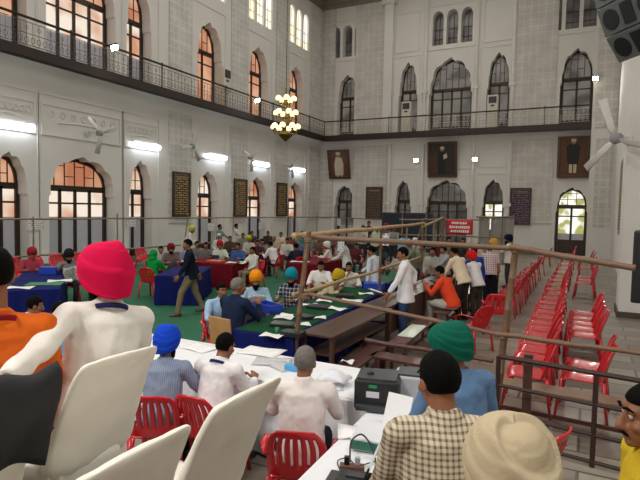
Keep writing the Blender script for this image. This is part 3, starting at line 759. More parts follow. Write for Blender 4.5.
t = MB(); t.sheet(7, 7, lambda u, v: V(((u-.5)*.3, (v-.5)*.22, .09+.05*noise.noise(V((u*5, v*5, 1)))+.09*math.sin(PI*u)*math.sin(PI*v)-.05)))
o = t.build('plastic_bag', mat('milky_plastic', 'dfe2ea', .35, var=.05), None, smooth=True, solid=.006); p = on_z(334, 384, .757); o.location = (p.x, p.y, .7755); tag(o, 'crumpled milky plastic bag on the white table left of the printer', 'bag')
t = MB(); t.box((0, 0, .03), (.16, .1, .06)); o = t.build('blue_packet', mat('sky_blue_packet', '4aa0d8', .5), None, bevel=.01); p = on_z(287, 373, .757); o.location = (p.x+.0, p.y+.12, .757); tag(o, 'small sky blue packet beside the grey haired clerk', 'packet')
def at_obj(o, px, py, z, rz=0):
    p = on_z(px, py, z); o.location = (p.x, p.y, z); o.rotation_euler = (0, 0, math.radians(rz)); return o
black_p = mat('black_plastic', '1b1c1f', .4, var=.05); grey_p = mat('grey_plastic', '8d9094', .45, var=.03); dkgrey_p = mat('dark_grey_plastic', '33363a', .4)
# black printer
pr = thing('laser_printer', 'boxy black printer with a white label on the white table', 'printer'); at_obj(pr, 376, 411, .757, 14)
t = MB(); t.box((0, .16, .135), (.38, .36, .25)); t.build('body', black_p, pr, bevel=.015)
t = MB(); t.box((0, .15, .268), (.33, .3, .02)); t.build('top_cover', dkgrey_p, pr, bevel=.005)
t = MB(); t.box((0, -.03, .035), (.34, .07, .05)); t.build('paper_tray', dkgrey_p, pr, bevel=.01)
t = MB(); t.box((-.03, -.024, .145), (.11, .006, .05)); t.build('label_sticker', mat('label_white', 'c9ccd2', .5), pr)
t = MB(); t.box((-.03, -.024, .215), (.07, .006, .025)); t.build('green_badge', mat('green_badge', '1f8a5a', .5), pr)
t = MB(); t.ell((-.07, .12, .285), (.03, .02, .02)); t.build('cover_latch', black_p, pr)
# light grey machine to the right of the printer
pm = thing('grey_scanner', 'pale grey box machine half hidden behind the checked shirt', 'machine'); at_obj(pm, 412, 408, .757, 12)
t = MB(); t.box((0, .16, .13), (.34, .3, .26)); t.build('body', mat('pale_grey_plastic', 'a9adb2', .45), pm, bevel=.015)
t = MB(); t.box((0, .16, .268), (.28, .24, .02)); t.build('dark_lid', dkgrey_p, pm, bevel=.005)
t = MB(); t.sheet(4, 4, lambda u, v: V(((u-.5)*.21, .0, 0)) + V((0, .12*v, .26*v))); o = t.build('paper_sheet', paper_m, None, solid=.002); at_obj(o, 393, 432, .757, -8); tag(o, 'white sheet standing upright between the two machines', 'paper')
# flat device with white top, green edge and dark end
dv = thing('inkjet_printer', 'low white topped machine with green front edge beside the checked shirt', 'printer'); at_obj(dv, 371, 452, .757, 8)
t = MB(); t.box((0, .14, .05), (.3, .34, .09)); t.build('body', mat('white_plastic', 'd5d8dc', .4), dv, bevel=.012)
t = MB(); t.box((0, -.036, .05), (.28, .012, .06)); t.build('green_front', mat('green_front', '2f6a56', .5), dv)
t = MB(); t.box((.168, .14, .075), (.03, .36, .15)); t.build('black_side', black_p, dv)
cab_m = mat('black_cable', '121214', .5)
def cable(name, pts, r, label):
    t = MB(); n = []
    for i in range(len(pts)-1):
        for k in range(6): n.append(V(pts[i]).lerp(V(pts[i+1]), k/6))
    n.append(V(pts[-1]))
    for _ in range(6): n = [n[0]]+[(n[i-1]+n[i]*2+n[i+1])/4 for i in range(1, len(n)-1)]+[n[-1]]
    t.tube(n, r, 6); tag(t.build(name, cab_m, None, smooth=True), label, 'cable')
def zz(px, py, z): return on_z(px, py, z)
cable('power_cable', [zz(358, 428, .765), zz(366, 425, .80), zz(375, 427, .775), zz(386, 430, .765), zz(392, 433, .765)], .006, 'black cable running from the printer to the right')
cable('looped_cable', [zz(350, 462, .77), zz(350, 440, .86), zz(362, 432, .92), zz(372, 446, .84), zz(376, 462, .77), zz(378, 480, .765), zz(368, 490, .765)], .006, 'black cable rising in a loop over the green edged machine')
cable('thin_cable', [zz(340, 470, .765), zz(336, 460, .77), zz(348, 457, .765), zz(356, 466, .765), zz(352, 478, .765), zz(342, 486, .765)], .004, 'thin black cable curled near the bottom edge')
cable('thin_cable', [zz(360, 466, .765), zz(372, 462, .77), zz(384, 460, .77), zz(390, 470, .765)], .004, 'thin black cable trailing right toward the checked shirt')
ps = thing('power_strip', 'small brown power strip with plugs on the white table', 'power strip'); at_obj(ps, 352, 471, .757, 20)
t = MB(); t.box((0, 0, .022), (.16, .06, .042)); t.build('body', mat('brown_plastic', '6b4538', .5), ps, bevel=.006)
for k in (-1, 1):
    t = MB(); t.box((k*.035, 0, .07), (.035, .03, .055)); t.build('plug', mat('pale_grey_plastic', 'a9adb2', .45) if k > 0 else black_p, ps, bevel=.006)
ad = thing('black_adapter', 'black device lying at the bottom edge on the white table', 'device'); at_obj(ad, 355, 487, .757, 10)
t = MB(); t.box((0, .02, .03), (.24, .16, .06)); t.build('body', black_p, ad, bevel=.012)
t = MB(); t.box((.0, .02, .065), (.12, .06, .01)); t.build('top_plate', dkgrey_p, ad)
for k, (px, py, z, rz, lbl) in enumerate(((338, 421, .757, 0, 'wire paper rack standing left of the printer'),)):
    t = MB()
    for x in (-.06, .06):
        for y in (-.05, .05): t.tube([(x, y, 0), (x, y, .2)], .004, 6)
    for z in (.08, .2): t.tube([(-.06, -.05, z), (.06, -.05, z), (.06, .05, z), (-.06, .05, z), (-.06, -.05, z)], .004, 6)
    o = t.build('wire_rack', mat('chair_steel', '8a8a8a', .3, .9)); at_obj(o, px, py, z, rz); tag(o, lbl, 'rack')
lp = thing('laptop', 'black laptop lid with pale edge at the bottom, right of the lowest white chair', 'laptop', (-1.27, 2.86, .757), math.radians(100))
t = MB(); t.box((0, 0, .01), (.34, .24, .018)); t.build('base', dkgrey_p, lp, bevel=.004)
t = MB(); t.box((0, -.15, .12), (.34, .012, .24), R=Matrix.Rotation(.35, 3, 'X')); t.build('lid', black_p, lp, bevel=.003)
t = MB(); t.box((0, -.193, .238), (.34, .014, .008), R=Matrix.Rotation(.35, 3, 'X')); t.build('lid_edge', mat('label_white', 'c9ccd2', .5), lp)
# things on the middle counting table
def small_box(name, px, py, z, d, rz, m, label, cat='box'):
    t = MB(); t.box((0, 0, d[2]/2), d); o = t.build(name, m, None, bevel=.008); at_obj(o, px, py, z, rz); tag(o, label, cat); return o
blue_b = mat('blue_plastic', '1c3fae', .4)
bt = thing('blue_tray', 'blue plastic tray on the counting table before the orange turban', 'tray'); at_obj(bt, 268, 311, .766, -25)
t = MB(); t.ring([(-.25, -.13), (.25, -.13), (.25, .13), (-.25, .13)], [(-.235, -.115), (.235, -.115), (.235, .115), (-.235, .115)], lambda u, v, d: V((u, v, d)), 0, .13); t.build('rim', blue_b, bt)
t = MB(); t.box((0, 0, .008), (.47, .23, .015)); t.build('bottom', blue_b, bt)
small_box('blue_box', 374, 289, .766, (.42, .3, .14), 10, blue_b, 'blue box on the table left of the standing white shirt')
small_box('black_case', 293, 336, .762, (.3, .2, .07), 5, black_p, 'black case at the near end of the counting table', 'case')
small_box('green_ballot_box', 330, 291, .766, (.4, .3, .1), 8, mat('green_box', '2a6a4a', .5), 'green box before the pair in white shirts')
cup = MB(); cup.lathe((0, 0, 0), [(.025, 0), (.032, .09), (.03, .09), (.02, .01)], 12); o = cup.build('drinking_cup', mat('green_cup', '2a7a58', .5), None, smooth=True); at_obj(o, 277, 334, .766); tag(o, 'green cup at the near end of the counting table', 'cup')
for (px, py, w, h, rz, lb) in ((292, 316, .4, .26, 15, 'white papers on green felt before the checked blue black shirt'), (272, 336, .3, .2, 0, 'white paper at the near left corner of the green felt'), (300, 325, .3, .2, 40, 'white paper by the thin bamboo post on green felt'), (325, 301, .3, .22, 10, 'white paper near the yellow head cloth'), (352, 301, .4, .24, 12, 'white paper on the counting table below the blue box'), (318, 318, .25, .18, 30, 'white paper on green felt beside the desk')):
    sheet_paper(px, py, .767, w, h, rz, lb, None, .02)
for (px, py, d, rz, lb) in ((283, 326, (.34, .24, .05), 12, 'black folder on green felt left of the thin bamboo post'), (318, 308, (.36, .26, .05), 8, 'black folder on green felt beside the yellow head cloth'), (345, 297, (.34, .22, .06), 20, 'black folder on the felt below the blue box'), (304, 318, (.3, .2, .05), -20, 'black folder in the middle of the green felt')):
    small_box('black_folder', px, py, .767, d, rz, black_p, lb, 'folder')
for (px, py, w, h, rz, lb) in ((309, 305, .3, .2, 25, 'white papers on green felt before the person in white by the bamboo post'), (336, 309, .35, .22, -15, 'white paper on green felt near the desk edge'), (284, 318, .3, .2, 10, 'white paper on green felt below the blue tray'), (366, 294, .3, .2, 30, 'white paper at the foot of the blue box')):
    sheet_paper(px, py, .769, w, h, rz, lb, None, .02)
for (px, py, w, h, rz, lb) in ((20, 288, .5, .3, 30, 'white papers on the left blue table near its corner'), (60, 281, .5, .35, 50, 'pale paper on the left blue table below the newspaper')):
    sheet_paper(px, py, .757, w, h, rz, lb, None, .02)
sheet_paper(45, 284, .757, .7, .5, 40, 'green chart sheet on the left blue table', mat('green_sheet', '2c7a50', .6), .01)
small_box('blue_bag', 50, 274, .757, (.4, .3, .18), 30, blue_b, 'blue packet standing on the left blue table', 'packet')
small_box('orange_folder', 216, 262, .757, (.5, .3, .06), 5, mat('orange_card', 'c8643a', .6), 'orange folder on the long maroon table', 'folder')
small_box('blue_file', 214, 258, .757, (.3, .15, .1), 5, mat('navy_file', '1c2a5a', .6), 'navy file standing behind the orange folder', 'file')
for (px, py, lb) in ((186, 262, 'white papers at the left end of the maroon table'), (236, 263, 'white papers on the maroon table by the sideways sitter'), (300, 262, 'white papers on the far maroon table')):
    sheet_paper(px, py, .757, .6, .35, 10, lb, None, .02)
t = MB()
for k in range(2): t.ell((.42*k-.2, 0, .16), (.24, .2, .16), n=14, m=10)
o = t.build('blue_bundle', blue_b, None, smooth=True, disp=(.12, .05)); at_obj(o, 196, 291, .012, 10); tag(o, 'blue plastic bundles on the carpet at the end of the maroon table', 'bundle')
# tan high-backed chair behind the navy jacket
tan = thing('tan_chair', 'tan wooden chair with a plain square back behind the navy jacket', 'chair', (-4.52, 6.1, 0), math.radians(-10)); tm = wood_mat('tan_ply', 'a87c4c', 'c09560', .45, 'Z', 2)
t = MB(); t.box((0, -.2, .68), (.44, .025, .48), R=Matrix.Rotation(.12, 3, 'X')); t.build('backrest', tm, tan, bevel=.008)
t = MB(); t.box((0, .03, .43), (.44, .44, .04)); t.build('seat', tm, tan, bevel=.01)
for sx in (-1, 1):
    for sy in (-1, 1):
        t = MB(); t.box((sx*.19, .03+sy*.19, .205), (.04, .04, .41)); t.build('leg', tm, tan)

# ---- screens, banner, signs
sc = thing('dark_screen', 'wide dark blue screen panel standing before the far windows', 'screen', (-8.6, 27.0, 0))
t = MB(); t.box((0, 0, 1.2), (2.75, .06, 2.3)); t.build('panel', mat('navy_panel', '141d2e', .5, var=.1), sc)
t = MB(); t.ring([(-1.42, .02), (1.42, .02), (1.42, 2.4), (-1.42, 2.4)], [(-1.34, .1), (1.34, .1), (1.34, 2.32), (-1.34, 2.32)], lambda u, v, d: V((u, d, v)), -.05, .05); t.build('frame', dkgrey_p, sc)
b0 = on_y(447, 219.5, 20.88); b1 = on_y(472.5, 235, 20.88)
bn = thing('red_banner', 'red banner with white lettering tied to the far bamboo fence', 'banner', ((b0.x+b1.x)/2, 20.88, b1.z))
bw, bh = b1.x-b0.x, b0.z-b1.z
t = MB(); t.sheet(10, 6, lambda u, v: V(((u-.5)*bw, .015*math.sin(7*u+3*v), v*bh))); t.build('cloth', mat('banner_red', 'c5202c', .6), bn, smooth=True, solid=.006)
t = MB(); random.seed(3)
for k, (z, wd, hh) in enumerate(((.78, .62, .16), (.5, .8, .17), (.22, .7, .17))):
    x = -bw*wd/2
    while x < bw*wd/2-.03:
        w = random.uniform(.05, .1); t.box((x+w/2, -.03, bh*z), (w*.72, .008, bh*hh*random.uniform(.8, 1.1))); x += w
t.build('lettering', mat('lettering_white', 'eee8e4', .6), bn)
shm = mat('grey_sheeting', '8c8a84', .8, var=.06)
for k, x in enumerate((-3.6, -3.15, -2.72)):
    t = MB(); t.sheet(10, 8, lambda u, v: V(((u-.5)*.4, .05*math.sin(u*PI)+.03*math.sin(9*u), .5+1.8*v)))
    o = t.build('grey_sheet', shm, None, smooth=True, solid=.01); o.location = (x, 20.93, 0); tag(o, 'grey cloth length hanging from the far bamboo rail, %s from the left' % ORD[k], 'cloth', 'grey cloths on the far bamboo rail')
sign_m = ink_mat('sign_paper_yz', ('Y', 'Z'), 'e6e6e4', '6a6a70', .07, .22, density=.5); sign_b = ink_mat('sign_paper_xz', ('X', 'Z'), 'e6e6e4', '6a6a70', .07, .22, density=.5)
for k, (px, py, w, lb) in enumerate(((36, 224.5, .62, 'white paper notice on the wall left of the wide left window'), (132, 222, .5, 'white paper notice on the wall between the wide window and the narrow one'), (211, 227, .5, 'white paper notice on the left wall below the first notice board bay'), (261, 226, .5, 'white paper notice on the left wall near the second notice board'))):
    p = on_x(px, py, XL+.1); t = MB(); t.box((0, 0, 0), (.012, w, .42)); o = t.build('paper_notice', sign_m); o.location = (XL+.05+(.05 if k > 1 else 0), p.y, p.z); tag(o, lb, 'notice')
for k, (px, py, Y, lb) in enumerate(((339, 222, 33.9, 'small white paper notice on the far left window'), (386, 239.5, 10.75, 'white paper sign hanging from the yellow bamboo rail'), (341, 245.5, 13.2, 'white paper held low near the far tables'))):
    p = on_y(px, py, Y); t = MB(); t.box((0, 0, 0), ((.3, .15, .2)[k], .008, (.5, .26, .3)[k])); o = t.build('paper_notice', sign_b); o.location = p; tag(o, lb, 'notice')

# ---- notice boards with gilt lists
ink_l = ink_mat('gilt_list_left', ('Y', 'Z'), '1c1613', 'c2a468', .11, .42, density=.47); ink_bk = ink_mat('gilt_list_back', ('X', 'Z'), '33241f', '8a7460', .11, .45, density=.5); ink_p = ink_mat('gilt_list_plum', ('X', 'Z'), '2a2030', '9a7a8c', .11, .4, density=.5)
def board(wall, u0, u1, z0, z1, inkm, label):
    s = 'left' if wall == 'left' else 'back'; pl = placer(s)
    root = thing('notice_board', label, 'notice board'); t = MB()
    t.prism([(u0+.07, z0+.07), (u1-.07, z0+.07), (u1-.07, z1-.07), (u0+.07, z1-.07)], pl, -.14, -.07); t.build('list_panel', inkm, root)
    t = MB(); t.ring([(u0, z0), (u1, z0), (u1, z1), (u0, z1)], [(u0+.09, z0+.09), (u1-.09, z0+.09), (u1-.09, z1-.09), (u0+.09, z1-.09)], pl, -.18, -.07); t.build('frame', wood_dk, root, bevel=.01)
    t = MB(); t.prism([(u0+.25, z1-.28), (u1-.25, z1-.28), (u1-.25, z1-.2), (u0+.25, z1-.2)], pl, -.15, -.13); t.build('heading', mat('gilt_paint', '8d7648', .5), root)
board('left', 18.95, 20.15, 1.98, 4.13, ink_l, 'dark notice board with gilt list, nearest on the left wall')
board('left', 23.75, 24.95, 1.97, 4.1, ink_l, 'dark notice board with gilt list, middle one on the left wall')
board('left', 28.2, 29.4, 2.0, 4.12, ink_l, 'dark notice board with gilt list, farthest on the left wall')
board('back', -13.86, -12.65, 1.92, 4.11, ink_bk, 'brown notice board on the far wall below the balcony, left of the dark screen')
board('back', -4.38, -3.17, 1.8, 4.03, ink_p, 'plum coloured notice board on the far wall left of the lit door')
rb = thing('notice_board', 'dark notice board seen edge-on on the right wall', 'notice board')
t = MB(); t.bbox((XR-.16, 20.0, 1.75), (XR-.02, 23.5, 4.55)); t.build('frame', wood_dk, rb, bevel=.02)
t = MB(); t.bbox((XR-.18, 20.2, 1.95), (XR-.15, 23.3, 4.35)); t.build('list_panel', ink_l, rb)

# ---- portraits, leaning out from the far wall
gilt_f = wood_mat('portrait_frame', '3c2414', '5c3a1e', .4, 'Z', 3)
def portrait(u0, u1, z0, z1, lean, bg, label, figure):
    root = thing('portrait', label, 'picture', ((u0+u1)/2, YB-.1, z0)); w, h = u1-u0, z1-z0
    root.rotation_euler = (lean, 0, 0)
    pl = lambda u, v, d: V((u, d, v))
    t = MB(); t.ring([(-w/2, 0), (w/2, 0), (w/2, h), (-w/2, h)], [(-w/2+.14, .14), (w/2-.14, .14), (w/2-.14, h-.14), (-w/2+.14, h-.14)], pl, -.12, 0); t.build('frame', gilt_f, root, bevel=.02)
    t = MB(); t.box((0, -.04, h/2), (w-.2, .03, h-.2)); t.build('canvas', bg, root)
    for k, (shape, m) in enumerate(figure):
        t = MB(); t.prism([(u*w/2, v*h) for u, v in shape], pl, -.058-.003*k, -.05); t.build('painted_figure', m, root)
def circ(cx, cy, rx, ry, n=14): return [(cx+rx*math.cos(2*PI*k/n), cy+ry*math.sin(2*PI*k/n)) for k in range(n)]
sk_p = mat('painted_skin', '9a7250', .6); bk_p = mat('painted_black', '15151a', .6); wh_p = mat('painted_white', 'c9bda6', .6); br_p = mat('painted_brown', '4a3020', .6)
portrait(-16.72, -15.05, 4.7, 6.75, .22, mat('canvas_brown', '5c3b25', .6, var=.2, vscale=2), 'small leaning portrait of a white robed figure, leftmost on the far wall', [([(-.4, .12), (.35, .12), (.42, .5), (.3, .72), (-.25, .75), (-.42, .5)], wh_p), (circ(-.02, .82, .2, .075), sk_p), (circ(-.02, .87, .22, .05), wh_p), ([(-.25, .08), (-.1, .08), (-.1, .3), (-.25, .3)], wh_p), ([(.1, .08), (.25, .08), (.25, .3), (.1, .3)], wh_p)])
portrait(-9.55, -7.65, 4.72, 7.0, .12, mat('canvas_dark', '2e261e', .6, var=.3, vscale=2), 'large dark portrait of a standing figure, middle of the far wall under the balcony', [([(-.22, .1), (.2, .1), (.25, .5), (.28, .7), (-.24, .7), (-.28, .5)], bk_p), (circ(0, .78, .13, .06), sk_p), (circ(0, .82, .15, .045), wh_p), ([(-.9, .08), (-.3, .08), (-.3, .7), (-.9, .6)], br_p), ([(.1, .5), (.35, .55), (.3, .68), (.08, .62)], wh_p)])
portrait(-1.84, -.16, 4.6, 7.0, .03, mat('canvas_umber', '5a3a1c', .6, var=.2, vscale=2), 'portrait of a black coated figure in a white turban above the lit door', [([(-.38, .4), (.35, .4), (.42, .75), (.2, .82), (-.2, .82), (-.44, .75)], bk_p), ([(-.3, .3), (.3, .3), (.35, .45), (-.35, .45)], bk_p), ([(-.22, .12), (-.04, .12), (-.04, .33), (-.24, .33)], wh_p), ([(.04, .12), (.22, .12), (.24, .33), (.04, .33)], wh_p), (circ(0, .86, .14, .055), sk_p), (circ(0, .91, .17, .05), wh_p)])

# ---- wall fans
fan_m = mat('fan_white', 'c9cac8', .45); fan_d = mat('fan_grey', '8e9092', .4)
def wall_fan(base, nrm, ax, L, label, roll=0, arm=.9, m=None, grp=None, pitch=.5):
    """base on the wall; nrm points into the room"""
    m = m or fan_m
    root = thing('wall_fan', label, 'fan', base, math.atan2(nrm[1], nrm[0]), grp)   # local +X = out of the wall
    t = MB(); t.tube([(0, 0, 0), (.04, 0, 0)], .12, 16); t.tube([(.02, 0, .05), (arm*.6, 0, .04), (arm, 0, 0)], .03, 8); t.build('bracket', m, root, smooth=False)
    d = V((math.cos(pitch), 0, -math.sin(pitch))); c = V((arm, 0, 0))
    Rm = V((1, 0, 0)).rotation_difference(d).to_matrix()
    t = MB(); t.tube([c-d*.05, c+d*.02, c+d*.2, c+d*.26], [.06, .12, .12, .05], 14); t.build('motor', fan_d, root, smooth=False)
    for k in range(3):
        a = 2*PI*k/3+roll; u = Rm @ V((0, math.cos(a), math.sin(a))); w = d.cross(u).normalized()
        tl = (w*math.cos(.35)+d*math.sin(.35))
        t = MB(); t.tube([c+d*.2+u*.08, c+d*.2+u*.25, c+d*.2+u*L], [(.035, .008), (.085, .006), (.1, .006)], 8, side=tl); t.build('blade', m, root, smooth=True)
for k, (y, z, rl_, lb) in enumerate(((14.3, 5.25, .4, 'nearest, above the wide arched window'), (19.6, 5.35, 1.2, 'second from the left, above the nearest notice board'), (24.4, 5.3, .7, 'above the middle notice board'), (28.85, 5.2, .9, 'above the farthest notice board'))):
    wall_fan((XL+.06, y, z), (1, 0), 0, .8, 'white wall fan on the left wall, '+lb, rl_, .55, None, 'white fans on the left wall', .15)
wall_fan((.74, 14.55, 4.25), (-.45, -1), 0, .95, 'large white wall fan with long blades on the right pier', -.3, .55, mat('fan_bright', 'd6d3cc', .4), None, .25)

# ---- speakers
sp = thing('line_array_speaker', 'hanging curved stack of dark grey speaker boxes at the top right', 'speaker', (.62, 8.76, 4.74), -.93)
spg = mat('speaker_grey', '5c6462', .5, var=.05)
ang = [.62, .42, .24, .10, 0]; P0 = V((0, 0, 0)); sp_top = None
for k in range(5):
    a_ = ang[k]; up_ = V((0, -math.sin(a_), math.cos(a_))); fw = V((0, -math.cos(a_), -math.sin(a_))); hgt = .42
    bx = MB(); c0 = P0; c1 = P0+up_*hgt
    pts = [c0+V((sx*.55, 0, 0)) for sx in (-1, 1)] + [c1+V((sx*.55, 0, 0)) for sx in (-1, 1)]
    bk = [q-fw*.55-up_*(.06 if i < 2 else -.0)*0 + (up_*.05 if i < 2 else -up_*.05) for i, q in enumerate(pts)]
    bx._add(pts+bk, [(0, 1, 3, 2), (4, 6, 7, 5), (0, 4, 5, 1), (2, 3, 7, 6), (0, 2, 6, 4), (1, 5, 7, 3)])
    cb = bx.build('cabinet', spg, sp, bevel=.015)
    mid = (c0+c1)/2
    for sx in (-.33, .33):
        g = MB(); g.tube([mid+V((sx, 0, 0))+fw*.004, mid+V((sx, 0, 0))+fw*.012], [.15, .15], 18); g.build('driver', black_p, cb)
    g = MB(); g.box(mid+fw*.012, (.2, .02, .3), R=Matrix((V((1, 0, 0)), -fw, up_)).transposed()); g.build('horn', black_p, cb)
    P0 = c1+up_*.012; sp_top = c1
t = MB()
for sx in (-.4, .4): t.tube([sp_top+V((sx, .2, 0)), V((sx, sp_top.y+.2, CEIL-4.78))], .012, 6)
t.build('suspension_cable', dkgrey_p, sp)
sp2 = thing('column_speaker', 'tall black column speaker at the right edge', 'speaker', (.70, 7.05, 0), -.1)
t = MB(); t.box((0, 0, 1.88), (.46, .4, .82)); t.build('cabinet', black_p, sp2, bevel=.02)
t = MB(); t.box((0, -.205, 1.88), (.4, .012, .74)); t.build('grille', mat('speaker_mesh', '0f1012', .7), sp2)
t = MB(); t.tube([(0, 0, 0), (0, 0, 1.48)], .022, 10); t.build('pole', mat('stand_white', 'b9b9b6', .5), sp2)
for k in range(3):
    a = 2*PI*k/3+.4; t = MB(); t.tube([(0, 0, .7), (.42*math.cos(a), .42*math.sin(a), .02)], .014, 8); t.build('leg', mat('stand_white', 'b9b9b6', .5), sp2)

# ---- air conditioners on the balcony
ac_m = mat('ac_cream', 'd2cdc0', .5); ac_d = mat('ac_dark', '3a3c3e', .4)
for (x, y, rz, lb) in ((-17.1, 22.3, 90, 'cream tower air conditioner on the left balcony before an arched window'), (-11.0, 33.75, 0, 'cream tower air conditioner before the narrow upper window, left of the wide one'), (-5.55, 33.75, 0, 'cream tower air conditioner before the narrow upper window, right of the wide one')):
    r = thing('air_conditioner', lb, 'air conditioner', (x, y, 7.64), math.radians(rz), 'tower air conditioners')
    t = MB(); t.box((0, 0, 1.0), (.62, .4, 2.0)); t.build('cabinet', ac_m, r, bevel=.02)
    t = MB(); t.box((0, -.205, 1.7), (.46, .03, .4)); t.build('grille', ac_d, r)
    t = MB(); t.box((0, -.205, 1.35), (.2, .02, .1)); t.build('control_panel', ac_d, r)

# ---- lamps
tube_m = mat('tube_light_glow', 'ffffff', .4, var=0, emit=13, ecol='eaf4ff'); lamp_body = mat('lamp_body', 'd8d8d4', .5)
for k, (y, w, lb) in enumerate(((11.2, 1.7, 'nearest, at the left edge'), (17.3, 1.6, 'second from the left, over a narrow window'), (22.2, 1.6, 'third, right of the nearest notice board'), (26.4, 1.6, 'fourth, right of the middle notice board'), (30.9, 1.6, 'farthest along the left wall'))):
    r = thing('tube_light', 'lit white tube light on the left wall, '+lb, 'lamp', (XL+.06, y, 5.14), 0, 'tube lights on the left wall')
    t = MB(); t.box((.05, 0, .1), (.12, w, .1)); t.build('housing', lamp_body, r)
    t = MB(); t.box((.1, 0, -.03), (.1, w-.08, .16)); t.build('tube', tube_m, r)
flood_m = mat('flood_glow', 'ffffff', .4, var=0, emit=40, ecol='fff8e0')
flood_g = mat('flood_glow_green', 'ffffff', .4, var=0, emit=40, ecol='e0fff0')
FL = []
FP = on_y(589.5, 78.5, BY-.2); FP.x = -.04
for (P, tg, m, lb) in ((on_x(114, 47, BX+.1), (-6, 12, 0), flood_m, 'bright floodlight on the left balcony rail, nearest'), (on_x(257, 100, BX+.1), (-6, 20, 0), flood_g, 'bright floodlight on the left balcony rail near the chandelier'), (on_y(416, 160, YB-.3), (-8, 18, 0), flood_g, 'bright floodlight on the far wall left of the dark portrait'), (on_y(475, 159, YB-.3), (-6, 18, 0), flood_g, 'bright floodlight on the far wall right of the dark portrait'), (FP, (-2, 18, 0), flood_m, 'small floodlight by the upper right window')):
    r = thing('floodlight', lb, 'lamp', P); d = (V(tg)-P).normalized(); Rm = V((0, -1, 0)).rotation_difference(d).to_matrix()
    t = MB(); t.box((0, .0, 0), (.3, .1, .24), R=Rm); t.build('housing', dkgrey_p, r)
    t = MB(); t.box(d*.056, (.26, .02, .2), R=Rm); t.build('lens', m, r)
    if P.y > 33: t = MB(); t.tube([(0, .05, 0), (0, .3 if P.y > 33.8 else .17, 0)], .02, 6); t.build('bracket', dkgrey_p, r)
    else: t = MB(); t.tube([(0, 0, 0), (-.12, 0, -.1)], .02, 6); t.build('bracket', dkgrey_p, r)
    FL.append((P, d))
# ---- chandelier
ch = thing('chandelier', 'brass chandelier with three tiers of lit glass globes hanging before the balcony', 'chandelier', (-7.5, 12.5, 4.4))
brass = mat('brass', '8a6f34', .3, .9); globe_m = mat('globe_glow', 'fff6d0', .3, var=0, emit=1.7, ecol='ffe9a0')
t = MB(); t.tube([(0, 0, .12), (0, 0, 1.35)], .022, 10); t.tube([(0, 0, 1.35), (0, 0, CEIL-4.4)], .01, 6); t.lathe((0, 0, 0), [(.02, -.1), (.06, -.06), (.2, .06), (.22, .1), (.05, .2)], 18)
for z in (.55, .95): t.lathe((0, 0, z), [(.02, -.05), (.07, 0), (.02, .06)], 12)
t.build('stem', brass, ch, smooth=True)
for z, n, R in ((.2, 8, .34), (.58, 6, .27), (.95, 5, .22)):
    for k in range(n):
        a = 2*PI*k/n+.3; c, s = math.cos(a), math.sin(a)
        t = MB(); t.tube([(0.02*c, .02*s, z-.02), (R*.5*c, R*.5*s, z-.1), (R*.9*c, R*.9*s, z-.08), (R*c, R*s, z)], .012, 6); t.lathe((R*c, R*s, z), [(.02, 0), (.05, .03), (.045, .035)], 10); arm = t.build('arm', brass, ch, smooth=True)
        t = MB(); t.ell((R*c, R*s, z+.10), (.08, .08, .08), n=14, m=10); t.build('globe', globe_m, arm, smooth=True)
# ================================================================ PEOPLE
VOX = (.030, .019, .0115)
SKIN = {'m': mat('skin_medium', '8a5a3e', .55, var=.05, vscale=9), 'l': mat('skin_light', 'a8785a', .55, var=.05, vscale=9), 'd': mat('skin_dark', '5e3c2a', .55, var=.05, vscale=9)}
def fab(c, **k): return mat('fabric_'+c, c, .9, var=.05, vscale=7, bump=.12, bscale=60, spec=.15)
hair_b = mat('hair_black', '0a0908', .75, var=.2, vscale=40, bump=.6, bscale=120, spec=.08); hair_g = mat('hair_grey', '6a6660', .55, var=.3, vscale=50, bump=.5, bscale=120); hair_w = mat('hair_white', 'b9b5ac', .6, var=.2, vscale=50, bump=.5, bscale=120)
HAIR = {'b': hair_b, 'g': hair_g, 'w': hair_w}
eye_w = mat('eye_white', 'b5aa9c', .25, var=0); eye_k = mat('eye_iris', '20140e', .2, var=0)
shoe_m = mat('shoe_black', '191717', .4); shoe_b = mat('shoe_brown', '4a3325', .5)

def ik(S, T, pole, a, b):
    S, T = V(S), V(T); d = T-S; L = d.length
    if L > (a+b)*.995: d = d/L*(a+b)*.995; L = d.length; T = S+d
    u = d/L; x = (a*a-b*b+L*L)/(2*L); h = math.sqrt(max(0, a*a-x*x)); p = V(pole); p = p-u*p.dot(u)
    if p.length < 1e-5: p = u.orthogonal()
    return S+u*x+p.normalized()*h, T
def add_hand(mb, w, d, n, s, curl=.5, k=1.0):
    """w wrist, d direction, n palm normal, s = +1 right / -1 left"""
    d = V(d).normalized(); n = V(n); n = (n-d*n.dot(d)).normalized(); sd = d.cross(n)*s      # sd points to the thumb side
    mb.tube([w-d*.03, w+d*.01, w+d*.05, w+d*.09, w+d*.098], [(.026, .022), (.031, .019), (.041, .017), (.043, .015), (.036, .01)], 10, side=sd)
    for i, (o, L) in enumerate(((.031, .066), (.011, .076), (-.010, .070), (-.030, .055))):
        p = w+d*.086+sd*o; a = curl*.35; pts = [p]
        for q in range(3):
            v = d*math.cos(a)+n*math.sin(a)+sd*o*.9; p = p+v.normalized()*L*(.42, .32, .26)[q]; pts.append(p); a += curl*.75
        mb.tube(pts, [.0102, .0095, .0088, .0065], 7)
    p = w+d*.02+sd*.028; v1 = (d*.62+sd*.7+n*.3).normalized(); v2 = (d*.9+sd*.25+n*(.2+.3*curl)).normalized()
    mb.tube([p, p+v1*.045, p+v1*.045+v2*.034, p+v1*.045+v2*.058], [.0155, .0125, .0108, .0075], 7)

